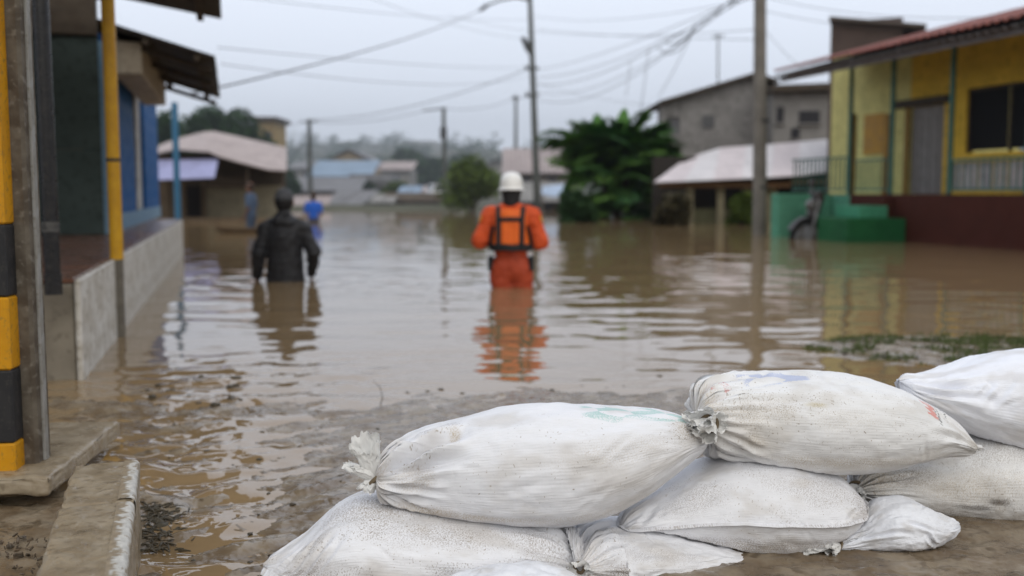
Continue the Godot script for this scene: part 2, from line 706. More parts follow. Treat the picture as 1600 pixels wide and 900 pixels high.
var weave: ImageTexture
func weave_tex() -> ImageTexture:
	if weave == null:
		var a := noise_image(71, 0.05, 4).get_data()
		var b := noise_image(72, 0.02, 4).get_data()
		var out := PackedByteArray()
		out.resize(512 * 512)
		for y in 512:
			for x in 512:
				var streak := a[(y * 5 & 255) * 256 + (x / 2 & 255)] / 255.0
				var crumple := absf(b[(y & 255) * 256 + (x & 255)] / 255.0 - 0.5) * 2.0
				var thread := 0.5 + 0.5 * sin(y * TAU / 4.0)
				out[y * 512 + x] = int(clampf(0.35 * streak + 0.45 * crumple + 0.12 * thread, 0, 1) * 255)
		weave = tex(Image.create_from_data(512, 512, false, Image.FORMAT_L8, out))
	return weave

# keys: [px, top py, bottom py, depth]; ends "tie" or "seam"
func sack(label: String, keys: Array, rz: float, ends: Array, mat: Material, o := {}) -> Node3D:
	var nu := 170
	var nv := 128
	var seed_: float = o.get("seed", 1.0)
	var ks := []
	var x0: float = keys[0][0]
	var x1: float = keys[-1][0]
	for q in keys:
		var u: float = (q[0] - x0) / (x1 - x0)
		var c := at_d(q[0], (q[1] + q[2]) / 2.0, q[3])
		var p: float = absf(q[2] - q[1]) / 2.0 * q[3] / FOCAL
		ks.append([u, c.x, c.y, c.z, p])
	var pmax := 0.0
	for q in ks:
		pmax = maxf(pmax, q[4])
	var origin := Vector3(keyed(ks, 1, 0.5), 0.045, keyed(ks, 3, 0.5))
	var n := FastNoiseLite.new()
	n.seed = int(seed_ * 31)
	n.noise_type = FastNoiseLite.TYPE_SIMPLEX_SMOOTH
	n.frequency = 1.0
	n.fractal_octaves = 3
	var v := PackedVector3Array()
	var uv := PackedVector2Array()
	var tilt: float = o.get("tilt", 0.0)
	var lens: float = o.get("lens", 0.0)
	var folds: Array = o.get("folds", [])
	var pull: float = o.get("pull", 1.0)
	folds = folds.duplicate()
	var cr := RandomNumberGenerator.new()
	cr.seed = int(seed_ * 977)
	for k in int(o.get("creases", 12)):
		var cu := cr.randf_range(0.05, 0.95)
		var cv := cr.randf_range(-0.12, 0.34)
		var ang := cr.randfn() * 0.6
		var ln := cr.randf_range(0.05, 0.16)
		folds.append([cu, cv, cu + cos(ang) * ln, cv + sin(ang) * ln, cr.randf_range(0.006, 0.014), cr.randf_range(0.002, 0.0055)])
	for i in nu:
		var s := float(i) / (nu - 1)
		var u := lerpf(s, 0.5 - 0.5 * cos(PI * s), 0.75)
		var c := Vector3(keyed(ks, 1, u), keyed(ks, 2, u), keyed(ks, 3, u))
		var e := 0.12
		var ca := Vector3(keyed(ks, 1, maxf(0, u - e)), keyed(ks, 2, maxf(0, u - e)), keyed(ks, 3, maxf(0, u - e)))
		var cb := Vector3(keyed(ks, 1, minf(1, u + e)), keyed(ks, 2, minf(1, u + e)), keyed(ks, 3, minf(1, u + e)))
		var T := (cb - ca).normalized()
		T = Vector3(T.x, T.y * 0.4, T.z * 0.22).normalized()
		var U := (Vector3.UP - T * T.y).normalized()
		var S := T.cross(U).normalized()
		if tilt != 0.0:
			U = U.rotated(T, tilt)
			S = S.rotated(T, tilt)
		var p := maxf(0.003, keyed(ks, 4, u))
		if ends[0] != "tie":
			p *= sqrt(clampf(u / 0.02, 0.0, 1.0))
		if ends[1] != "tie":
			p *= sqrt(clampf((1.0 - u) / 0.02, 0.0, 1.0))
		if ends[0] == "tie":
			p *= sqrt(clampf(u / 0.006, 0.0, 1.0))
		if ends[1] == "tie":
			p *= sqrt(clampf((1.0 - u) / 0.006, 0.0, 1.0))
		p = maxf(p, 0.0006)
		var ends_ex := {"tie": 1.0, "seam": 0.38, "corner": 0.85}
		var ex := lerpf(ends_ex[ends[0]], ends_ex[ends[1]], u)
		var rr: float = rz * pow(clampf(p / pmax, 0.0, 1.0), ex)
		var alpha := atan2(EYE.y - c.y, -c.z)
		var ry := sqrt(maxf(p * p - pow(rr * sin(alpha), 2), pow(p * 0.55, 2))) / cos(alpha)
		var t0 := clampf(1.0 - u / 0.26, 0, 1) if ends[0] == "tie" else 0.0
		var t1 := clampf(1.0 - (1.0 - u) / 0.26, 0, 1) if ends[1] == "tie" else 0.0
		var f0 := clampf(1.0 - u / 0.22, 0, 1) if ends[0] != "tie" else 0.0
		var f1 := clampf(1.0 - (1.0 - u) / 0.22, 0, 1) if ends[1] != "tie" else 0.0
		var tt := smoothstep(0.0, 1.0, maxf(t0, t1))
		var fl := smoothstep(0.0, 1.0, maxf(f0, f1))
		for j in nv:
			var w := float(j) / nv
			var a := TAU * w
			var ca_ := cos(a)
			var sa_ := sin(a)
			var pe := lerpf(0.86, 1.0, tt)
			var pl := lerpf(pe, 1.7, maxf(fl, lens))
			var sy := signf(sa_) * pow(absf(sa_), pl)
			var sz := signf(ca_) * pow(absf(ca_), pe)
			# bags sag: fuller below, flatter above the middle
			var out_n := Vector2(sz / maxf(rr, 0.01), sy / maxf(ry, 0.01)).normalized()
			var g := 0.0
			g += 0.007 * n.get_noise_3d(u * 3.0, ca_ * 1.3 + seed_, sa_ * 1.3)
			g += 0.0035 * n.get_noise_3d(u * 8.0 + 5.0, ca_ * 3.2, sa_ * 3.2 + seed_)
			if tt > 0.0:
				var kk := 5.2
				var r1 := 1.0 - 2.0 * absf(n.get_noise_3d(ca_ * kk * 0.5 + 9.0, sa_ * kk * 0.5, u * 1.5 + seed_))
				var r2 := 1.0 - 2.0 * absf(n.get_noise_3d(ca_ * kk * 1.1, sa_ * kk * 1.1 + 4.0, u * 2.0 + seed_))
				var am := minf(0.015, 0.42 * minf(rr, ry)) * pull
				g += (r1 - 0.45) * am * 1.5 * pow(tt, 0.9) + (r2 - 0.45) * am * 0.8 * pow(tt, 1.8)
			if fl > 0.0:
				# gathers that run in from a sewn end
				g += 0.0045 * fl * (1.0 - 2.2 * absf(n.get_noise_2d((w + u * 0.12) * 26.0, u * 2.2 + seed_)))
			for q in folds:
				# [u0, v0, u1, v1, width, depth]
				var A := Vector2(q[0], q[1])
				var reach: float = q[4] * 3.8
				if u < minf(q[0], q[2]) - reach or u > maxf(q[0], q[2]) + reach:
					continue
				var B := Vector2(q[2], q[3])
				var P := Vector2(u, w - 1.0 if w > 0.6 else w)
				var tq := clampf((P - A).dot(B - A) / (B - A).length_squared(), 0, 1)
				var dd := (P - A.lerp(B, tq))
				var dist: float = Vector2(dd.x * 0.8, dd.y).length() / q[4]
				if dist < 3.0:
					var fade := sin(PI * clampf(tq * 0.92 + 0.08, 0, 1))
					g -= q[5] * fade * (exp(-dist * dist * 2.0) - 0.55 * exp(-pow(dist - 1.15, 2) * 5.0))
			var pos := c + U * (sy * ry + out_n.y * g) + S * (sz * rr + out_n.x * g)
			var floor_y := bank(pos.x, -pos.z) - 0.022
			var ph := pile_at(pos.x, pos.z)
			if ph > -5.0 and ph - pos.y < 0.085:
				floor_y = maxf(floor_y, ph + 0.002)
			if pos.y < floor_y:
				pos.y = floor_y + (pos.y - floor_y) * 0.02
			v.append(pos - origin)
			uv.append(Vector2(u, w))
	# the sack's seam in the texture lies at the back: repeat the first column
	var full := PackedVector3Array()
	var fuv := PackedVector2Array()
	for i in nu:
		for j in nv + 1:
			full.append(v[i * nv + j % nv])
			fuv.append(Vector2(uv[i * nv].x, float(j) / nv))
	var root := thing("sandbag", label, "sandbag", origin, 0.0, "white woven sandbags stacked as a flood barrier")
	var m := grid(full, nu, nv + 1, false, fuv)
	part("sack", m, mat, root)
	for k in v.size():
		var p := v[k] + origin
		var i := int((p.x - PX0) / 0.01)
		var j := int((p.z - PZ0) / 0.01)
		if i >= 0 and j >= 0 and i < PN and j < PM:
			pile[i * PM + j] = maxf(pile[i * PM + j], p.y)
	sack_points[root] = v
	return root

# loose cloth beyond the tie: a flared, crumpled tube
func ruffle(root: Node3D, at: Vector3, dir: Vector3, length: float, r0: float, r1: float, waves: int, mat: Material, seed_: int, flat := 0.55) -> void:
	var n := FastNoiseLite.new()
	n.seed = seed_
	n.frequency = 1.0
	var T := dir.normalized()
	var S := T.cross(Vector3.UP if absf(T.y) < 0.8 else Vector3.BACK).normalized()
	var U := S.cross(T).normalized()
	var nu := 16
	var nv := 110
	var v := PackedVector3Array()
	var uv := PackedVector2Array()
	for i in nu:
		var t := float(i) / (nu - 1)
		for j in nv + 1:
			var a := TAU * j / nv
			var fold := cos(a * waves + 1.3 * n.get_noise_2d(cos(a) * 2.0, sin(a) * 2.0 + seed_)) 
			var ragged := 1.0 + 0.14 * n.get_noise_2d(cos(a) * 2.5 + seed_, sin(a) * 2.5)
			var r := lerpf(r0, r1, pow(t, 0.7)) * (1.0 + 0.26 * t * fold)
			var bend := Vector3(0, -0.25 * length * t * t * sin(a), 0)
			var crump := Vector3(n.get_noise_3d(a, t * 3, 1), n.get_noise_3d(a, t * 3, 5), n.get_noise_3d(a, t * 3, 9)) * 0.012 * t
			v.append(at - root.position + T * length * t * ragged + (S * cos(a) + U * sin(a) * flat) * r + bend + crump)
			uv.append(Vector2(0.40 + t * 0.08, float(j) / nv * 0.3))
	part("tied_neck", grid(v, nu, nv + 1, false, uv), mat, root)

func cord(root: Node3D, at: Vector3, dir: Vector3, r: float, thick: float, mat: Material) -> void:
	var T := dir.normalized()
	var S := T.cross(Vector3.UP if absf(T.y) < 0.8 else Vector3.BACK).normalized()
	var U := S.cross(T).normalized()
	var pts := []
	for k in 25:
		var a := TAU * k / 24.0
		pts.append(at - root.position + (S * cos(a) + U * sin(a)) * r + T * 0.004 * sin(a * 2.0))
	part("tie_cord", tube(pts, [thick], 6), mat, root)

# a stitched hem along a line of the sack's own surface
func hem(root: Node3D, pts: Array, out_dir: Vector3, width: float, mat: Material) -> void:
	var v := PackedVector3Array()
	var uv := PackedVector2Array()
	for k in pts.size():
		var t := float(k) / (pts.size() - 1)
		var taper := minf(1.0, 8.0 * minf(t, 1.0 - t) + 0.25)
		var p: Vector3 = pts[k]
		var w := width * taper * (1.0 + 0.18 * sin(k * 0.9) * sin(k * 0.31))
		var lift := Vector3.UP * 0.0028
		v.append_array([p - out_dir * 0.012 + lift, p + out_dir * w + lift * 0.5, p + out_dir * w - lift * 0.5, p - out_dir * 0.012 - lift * 2.0])
		for e in 4:
			uv.append(Vector2(t, 0.1 + e * 0.004))
	part("stitched_hem", grid(v, pts.size(), 4, true, uv), mat, root)

func build_sandbags() -> void:
	pile.resize(PN * PM)
	pile.fill(-9.0)
	var mud := Color(0.17, 0.115, 0.065)
	var tan_ := Color(0.40, 0.31, 0.19)
	var dark := Color(0.06, 0.042, 0.03)
	var white := Color(0.775, 0.78, 0.81)
	var string_ := plain(0.16, 0.12, 0.075, 0.9)
	var mat_b := sack_material(1, white, 1.0, [[0.5, 0.91, 0.4, 0.03, mud, 0.6, 1.0], [0.62, 0.14, 0.25, 0.06, mud, 0.5, 1.0], [0.12, 0.03, 0.12, 0.05, mud, 0.55, 0.9], [0.35, 0.20, 0.16, 0.06, mud, 0.55, 1.0], [0.0, 0.0, 0.02, 0.5, mud, 0.6, 0.7], [0.9, 0.1, 0.1, 0.1, mud, 0.4, 1.0]], [], [[0.36, 0.19, 0.12, 0.05, 420], [0.55, 0.12, 0.35, 0.10, 420], [0.10, 0.04, 0.08, 0.06, 120], [0.9, 0.08, 0.08, 0.06, 140]])
	var mat_a := sack_material(2, white, 0.30, [[0.30, 0.90, 0.25, 0.02, tan_, 0.6, 0.9], [0.10, 0.03, 0.08, 0.05, tan_, 0.5, 0.8], [0.72, 0.05, 0.25, 0.05, tan_, 0.30, 0.9], [0.2, 0.22, 0.07, 0.03, mud, 0.5, 0.9], [0.0, 0.05, 0.04, 0.5, tan_, 0.45, 0.7], [0.17, 0.12, 0.05, 0.03, mud, 0.30, 0.9], [0.25, 0.165, 0.022, 0.03, tan_, 0.75, 0.6], [0.13, 0.90, 0.10, 0.04, tan_, 0.6, 0.7], [0.94, 0.13, 0.08, 0.10, tan_, 0.65, 0.9], [0.5, 0.88, 0.4, 0.03, tan_, 0.3, 0.9]],
		[[0.78, 0.215, 0.17, 0.055, Color(0.24, 0.50, 0.45), 0.60, 0.0, 9.0, 7.0]], [[0.12, 0.10, 0.10, 0.06, 130], [0.92, 0.12, 0.07, 0.08, 420], [0.45, 0.06, 0.35, 0.12, 130], [0.2, 0.2, 0.05, 0.02, 60]])
	var mat_c := sack_material(3, white, 0.6, [[0.5, 0.92, 0.4, 0.03, mud, 0.6, 1.0], [0.4, 0.1, 0.25, 0.06, mud, 0.45, 1.0], [0.08, 0.02, 0.06, 0.05, mud, 0.9, 0.9], [0.10, 0.97, 0.05, 0.05, dark, 0.8, 0.8], [0.0, 0.1, 0.05, 0.3, tan_, 0.4, 0.8], [0.95, 0.05, 0.1, 0.1, mud, 0.4, 0.9]], [], [[0.12, 0.04, 0.08, 0.05, 320], [0.14, 0.16, 0.10, 0.06, 200], [0.5, 0.06, 0.35, 0.08, 160]])
	var mat_d := sack_material(4, white, 0.7, [[0.5, 0.92, 0.4, 0.03, mud, 0.5, 1.0], [0.75, 0.12, 0.2, 0.07, mud, 0.45, 1.0], [0.25, 0.1, 0.15, 0.05, mud, 0.4, 1.0], [0.97, 0.05, 0.05, 0.2, mud, 0.6, 0.9], [0.03, 0.02, 0.03, 0.06, mud, 0.6, 0.7], [0.5, 0.90, 0.4, 0.03, tan_, 0.35, 0.9]], [], [[0.5, 0.08, 0.4, 0.10, 260], [0.93, 0.06, 0.05, 0.08, 200], [0.8, 0.14, 0.15, 0.05, 140]])
	var mat_e := sack_material(5, Color(0.765, 0.765, 0.77), 0.45, [[0.45, 0.92, 0.35, 0.025, tan_, 0.5, 1.0], [0.12, 0.04, 0.10, 0.06, tan_, 0.5, 0.8], [0.45, 0.05, 0.16, 0.04, tan_, 0.25, 0.9], [0.0, 0.1, 0.04, 0.5, tan_, 0.55, 0.8], [0.24, 0.07, 0.06, 0.05, Color(0.33, 0.25, 0.15), 0.5, 0.9], [0.36, 0.09, 0.05, 0.012, Color(0.45, 0.36, 0.16), 0.7, 0.6], [0.14, 0.97, 0.08, 0.04, tan_, 0.55, 0.8], [0.97, 0.06, 0.05, 0.12, tan_, 0.5, 0.7], [0.6, 0.90, 0.35, 0.03, tan_, 0.4, 0.9]],
		[[0.25, 0.21, 0.13, 0.04, Color(0.28, 0.36, 0.62), 0.55, 0.0, 5.0, 3.0], [0.05, 0.17, 0.03, 0.05, Color(0.55, 0.12, 0.10), 0.7, 0.1, 4.0, 3.0], [0.78, 0.17, 0.022, 0.075, Color(0.62, 0.20, 0.16), 0.8, -0.2, 3.0, 14.0], [0.805, 0.13, 0.008, 0.06, Color(0.05, 0.06, 0.06), 0.8, 0.1, 3.0, 22.0], [0.84, 0.18, 0.012, 0.05, Color(0.08, 0.09, 0.09), 0.7, 0.2, 3.0, 26.0]], [[0.12, 0.08, 0.10, 0.08, 520], [0.28, 0.08, 0.12, 0.06, 260], [0.6, 0.06, 0.35, 0.12, 240], [0.95, 0.08, 0.05, 0.08, 140]])
	var mat_f := sack_material(6, Color(0.76, 0.76, 0.76), 0.8, [[0.35, 0.03, 0.3, 0.07, tan_, 0.6, 0.9], [0.6, 0.15, 0.3, 0.07, mud, 0.5, 1.0], [0.04, 0.1, 0.09, 0.14, tan_, 0.7, 0.9], [0.16, 0.08, 0.10, 0.06, mud, 0.6, 1.0], [0.50, 0.985, 0.06, 0.016, dark, 0.9, 0.3], [0.42, 0.965, 0.10, 0.012, dark, 0.8, 0.4], [0.5, 0.9, 0.4, 0.05, mud, 0.5, 0.9]], [], [[0.12, 0.10, 0.10, 0.08, 520], [0.45, 0.08, 0.35, 0.12, 420], [0.5, 0.98, 0.08, 0.03, 160]])
	var mat_g := sack_material(7, Color(0.82, 0.835, 0.89), 0.0, [], [])
	var mat_h := sack_material(8, Color(0.77, 0.785, 0.83), 0.15, [[0.5, 0.9, 0.4, 0.03, mud, 0.4, 0.9]], [], [[0.5, 0.05, 0.4, 0.1, 60]])

	var b := sack("dirt-specked sandbag on the mud under the bag with the green print", [[411, 880, 892, 2.44], [420, 872, 899, 2.45], [437, 859, 908, 2.46], [475, 832, 918, 2.48], [503, 807, 924, 2.50], [531, 784, 928, 2.52], [567, 766, 932, 2.54], [620, 768, 935, 2.55], [700, 780, 936, 2.55], [780, 790, 936, 2.55], [840, 800, 934, 2.54], [875, 822, 925, 2.51], [895, 850, 915, 2.48], [906, 876, 900, 2.45]],
		0.22, ["corner", "tie"], mat_b, {"seed": 1.0, "folds": [[0.04, 0.06, 0.15, 0.20, 0.012, 0.012], [0.08, 0.03, 0.20, 0.18, 0.012, 0.012], [0.12, 0.01, 0.25, 0.15, 0.013, 0.011], [0.17, 0.0, 0.28, 0.12, 0.013, 0.010]]})
	var c := sack("half-buried sandbag with a muddy gathered neck pressed against a sewn bag", [[903, 882, 893, 2.38], [908, 862, 902, 2.42], [918, 832, 910, 2.50], [936, 815, 914, 2.56], [970, 808, 915, 2.58], [1010, 810, 913, 2.58], [1060, 822, 907, 2.58], [1110, 838, 898, 2.58], [1160, 854, 887, 2.58], [1195, 862, 876, 2.60], [1213, 868, 872, 2.60]],
		0.18, ["tie", "corner"], mat_c, {"seed": 3.0, "pull": 1.3})
	var h := sack("small crumpled white sandbag lying at the foot of the wall", [[1308, 846, 859, 2.60], [1318, 836, 860, 2.61], [1335, 824, 861, 2.63], [1355, 806, 862, 2.64], [1380, 782, 862, 2.65], [1407, 776, 861, 2.66], [1433, 781, 858, 2.66], [1460, 795, 850, 2.66], [1483, 807, 837, 2.66], [1498, 815, 823, 2.66]],
		0.11, ["tie", "corner"], mat_h, {"seed": 8.0, "folds": [[0.2, 0.95, 0.8, 0.98, 0.02, 0.010], [0.1, 0.08, 0.5, 0.02, 0.02, 0.008], [0.4, 0.1, 0.7, 0.03, 0.018, 0.008], [0.6, 0.02, 0.75, -0.1, 0.02, 0.010]]})
	var f := sack("mud-smeared sandbag beneath the clean white sandbag", [[1336, 752, 775, 2.84], [1346, 735, 781, 2.87], [1375, 714, 789, 2.94], [1420, 694, 802, 3.01], [1470, 676, 813, 3.04], [1511, 664, 819, 3.04], [1545, 661, 821, 3.04], [1585, 668, 818, 3.04], [1630, 690, 808, 3.04], [1660, 722, 785, 3.04], [1672, 745, 765, 3.04]],
		0.24, ["tie", "seam"], mat_f, {"seed": 6.0, "pull": 1.2})
	var b2 := sack("low white sandbag lying in front of the dirt-specked bag", [[692, 912, 925, 2.26], [705, 901, 945, 2.26], [730, 892, 955, 2.26], [765, 885, 962, 2.26], [810, 880, 966, 2.26], [850, 880, 964, 2.26], [880, 887, 955, 2.26], [900, 899, 940, 2.26], [912, 912, 925, 2.26]],
		0.09, ["corner", "corner"], mat_h, {"seed": 9.0})
	var d := sack("sandbag with a stitched hem across its front, under the blue-printed bag", [[966, 824, 834, 2.58], [976, 803, 840, 2.60], [995, 782, 846, 2.63], [1030, 755, 856, 2.68], [1075, 725, 866, 2.72], [1120, 708, 873, 2.74], [1175, 706, 878, 2.74], [1230, 712, 876, 2.74], [1280, 726, 867, 2.74], [1318, 744, 850, 2.72], [1342, 768, 828, 2.70], [1356, 790, 808, 2.68]],
		0.22, ["corner", "corner"], mat_d, {"seed": 4.0, "lens": 0.30, "tilt": -0.10, "folds": [[0.03, 0.03, 0.12, 0.16, 0.02, 0.006], [0.86, 0.02, 0.97, 0.12, 0.012, 0.008], [0.9, 0.08, 0.99, 0.03, 0.012, 0.008]]})
	var a := sack("plump sandbag with faded green print and an upright tied neck", [[586, 735, 758, 2.50], [592, 722, 772, 2.52], [604, 706, 785, 2.55], [625, 690, 796, 2.57], [667, 669, 806, 2.58], [711, 654, 813, 2.58], [769, 640, 818, 2.58], [844, 630, 821, 2.58], [902, 630, 815, 2.58], [960, 632, 796, 2.58], [1002, 635, 772, 2.59], [1043, 640, 745, 2.61], [1070, 650, 723, 2.63], [1092, 666, 706, 2.65], [1107, 682, 692, 2.66]],
		0.19, ["tie", "corner"], mat_a, {"seed": 2.0, "pull": 1.15, "folds": [[0.01, 0.09, 0.30, 0.175, 0.034, 0.040], [0.01, 0.05, 0.30, 0.085, 0.028, 0.030], [0.01, 0.01, 0.24, -0.02, 0.014, 0.014], [0.01, -0.04, 0.18, -0.10, 0.014, 0.014], [0.01, 0.15, 0.13, 0.22, 0.02, 0.016]]})
	var e := sack("blue and red printed sandbag with a rosette of knotted cloth at its neck", [[1086, 638, 656, 2.66], [1088, 622, 672, 2.67], [1094, 607, 690, 2.70], [1108, 595, 705, 2.73], [1140, 584, 718, 2.77], [1200, 579, 731, 2.80], [1250, 577, 737, 2.80], [1300, 580, 738, 2.80], [1350, 588, 735, 2.80], [1390, 600, 729, 2.80], [1430, 619, 721, 2.80], [1465, 640, 714, 2.80], [1495, 665, 711, 2.80], [1515, 686, 709, 2.80], [1527, 699, 704, 2.80]],
		0.20, ["tie", "corner"], mat_e, {"seed": 5.0, "pull": 1.25, "folds": [[0.05, 0.16, 0.30, 0.20, 0.02, 0.008], [0.08, 0.10, 0.34, 0.11, 0.02, 0.008], [0.03, -0.06, 0.25, -0.12, 0.016, 0.014], [0.03, -0.02, 0.20, -0.06, 0.012, 0.012], [0.80, 0.02, 0.94, 0.06, 0.03, 0.010]]})
	var g := sack("clean bright white sandbag with a crumpled corner on top of the wall", [[1404, 590, 604, 2.92], [1414, 587, 622, 2.94], [1440, 584, 642, 2.97], [1480, 573, 664, 3.0], [1520, 561, 684, 3.02], [1560, 551, 702, 3.03], [1610, 545, 718, 3.03], [1670, 546, 728, 3.03], [1730, 560, 724, 3.03], [1775, 590, 700, 3.03], [1795, 625, 660, 3.03]],
		0.24, ["corner", "corner"], mat_g, {"seed": 7.0, "folds": [[0.02, 0.13, 0.26, 0.07, 0.028, 0.020], [0.05, 0.06, 0.28, 0.03, 0.028, 0.016], [0.10, 0.10, 0.30, 0.12, 0.02, 0.012], [0.25, 0.0, 0.33, 0.1, 0.016, 0.010], [0.22, 0.03, 0.28, 0.11, 0.012, 0.010]]})

	var neck_cloth := plain(0.74, 0.735, 0.72, 0.7)
	neck_cloth.backlight_enabled = true
	neck_cloth.backlight = Color(0.50, 0.50, 0.49)
	# tied necks, cords and hems
	var p := at_d(585, 747, 2.51)
	ruffle(a, p, Vector3(-0.22, 0.95, 0.12), 0.098, 0.013, 0.030, 2, neck_cloth, 5, 0.45)
	ruffle(a, p, Vector3(-0.85, 0.50, 0.15), 0.072, 0.012, 0.028, 3, neck_cloth, 9, 0.7)
	ruffle(a, p, Vector3(-0.6, -0.8, 0.35), 0.035, 0.012, 0.024, 4, neck_cloth, 6, 0.8)
	cord(a, p, Vector3(-0.75, 0.4, 0.1), 0.019, 0.006, string_)
	p = at_d(1108, 662, 2.585)
	ruffle(e, p, Vector3(-0.55, 0.45, 0.70), 0.062, 0.016, 0.040, 3, neck_cloth, 15, 0.9)
	ruffle(e, p, Vector3(-0.35, -0.45, 0.85), 0.055, 0.015, 0.038, 3, neck_cloth, 17, 0.8)
	ruffle(e, p, Vector3(-0.90, 0.0, 0.45), 0.065, 0.014, 0.036, 2, neck_cloth, 19, 0.8)
	ruffle(e, p, Vector3(0.25, 0.25, 0.95), 0.042, 0.014, 0.032, 3, neck_cloth, 21, 0.9)
	cord(e, p, Vector3(-0.35, 0.0, 0.9), 0.021, 0.005, string_)
	p = at_d(1309, 852, 2.595)
	ruffle(h, p, Vector3(-0.8, -0.05, 0.6), 0.05, 0.011, 0.028, 3, neck_cloth, 25, 0.8)
	ruffle(h, p, Vector3(-1.0, -0.05, 0.1), 0.10, 0.012, 0.036, 3, neck_cloth, 27, 0.28)
	cord(h, p, Vector3(-1, 0.0, 0.4), 0.014, 0.004, string_)
	p = at_d(1338, 763, 2.835)
	ruffle(f, p, Vector3(-0.6, -0.2, 0.75), 0.045, 0.014, 0.038, 5, neck_cloth, 35, 0.8)
	cord(f, p, Vector3(-0.7, 0.0, 0.6), 0.019, 0.005, string_)
	p = at_d(905, 887, 2.37)
	ruffle(c, p, Vector3(-0.2, -0.1, 1.0), 0.022, 0.010, 0.030, 6, neck_cloth, 45, 0.9)
	cord(c, p, Vector3(-0.3, 0.1, 1), 0.012, 0.004, string_)
	var nv := 128
	var line := []
	for i in range(3, 167, 2):
		line.append(sack_points[d][i * nv] + Vector3(0, 0, 0.002))
	hem(d, line, Vector3(0, -0.1, 0.99), 0.012, mat_d)
	line = []
	for i in range(1, 34):
		line.append(sack_points[b][i * nv])
	hem(b, line, Vector3(-0.3, -0.35, 0.9).normalized(), 0.014, mat_b)
	line = []
	for j in range(0, nv / 2, 2):
		line.append(sack_points[e][167 * nv + j])
	hem(e, line, Vector3(0.97, -0.1, 0.1).normalized(), 0.016, mat_e)

# ------------------------------------------------------------------ kerb, posts and the corner on the left
func rough_block(size: Vector3, bevel: float, seed_: int, amp: float) -> Mesh:
	# a cast block with worn, uneven faces
	var n := FastNoiseLite.new()
	n.seed = seed_
	n.frequency = 1.0
	n.fractal_octaves = 3
	var st := new_st()
	var cells := 26
	var h := size * 0.5
	for axis in 3:
		var u := (axis + 1) % 3
		var w := (axis + 2) % 3
		for sg in [-1.0, 1.0]:
			var pts := []
			for i in cells + 1:
				var row := []
				for j in cells + 1:
					var p := Vector3.ZERO
					p[axis] = sg * h[axis]
					p[u] = lerpf(-h[u], h[u], 0.5 - 0.5 * cos(PI * i / cells))
					p[w] = lerpf(-h[w], h[w], 0.5 - 0.5 * cos(PI * j / cells))
					var inner := p.clamp(-h + Vector3.ONE * bevel, h - Vector3.ONE * bevel)
					var q := inner + (p - inner).normalized() * bevel if (p - inner).length() > 1e-6 else p
					var edge := 1.0
					var worn := maxf(0.0, n.get_noise_3dv(p * 14.0 + Vector3.ONE * 3.0))
					var near_edges := 0
					for k in 3:
						if absf(absf(p[k]) - h[k]) < bevel * 1.4:
							near_edges += 1
					if near_edges >= 2:
						edge = 2.6
					q -= (p - inner).normalized() * worn * amp * edge * 1.6 if (p - inner).length() > 1e-6 else Vector3.ZERO
					q += Vector3(n.get_noise_3dv(p * 7.0), n.get_noise_3dv(p * 7.0 + Vector3.ONE * 9.0), n.get_noise_3dv(p * 7.0 + Vector3.ONE * 19.0)) * amp
					row.append(q)
				pts.append(row)
			for i in cells:
				for j in cells:
					var q := [pts[i][j], pts[i + 1][j], pts[i + 1][j + 1], pts[i][j + 1]]
					var nn: Vector3 = (q[2] - q[0]).cross(q[1] - q[0])
					if nn[axis] * sg < 0:
						q.reverse()
					for k in [0, 1, 2, 0, 2, 3]:
						st.set_smooth_group(0)
						st.add_vertex(q[k])
	st.index()
	st.generate_normals()
	return st.commit()

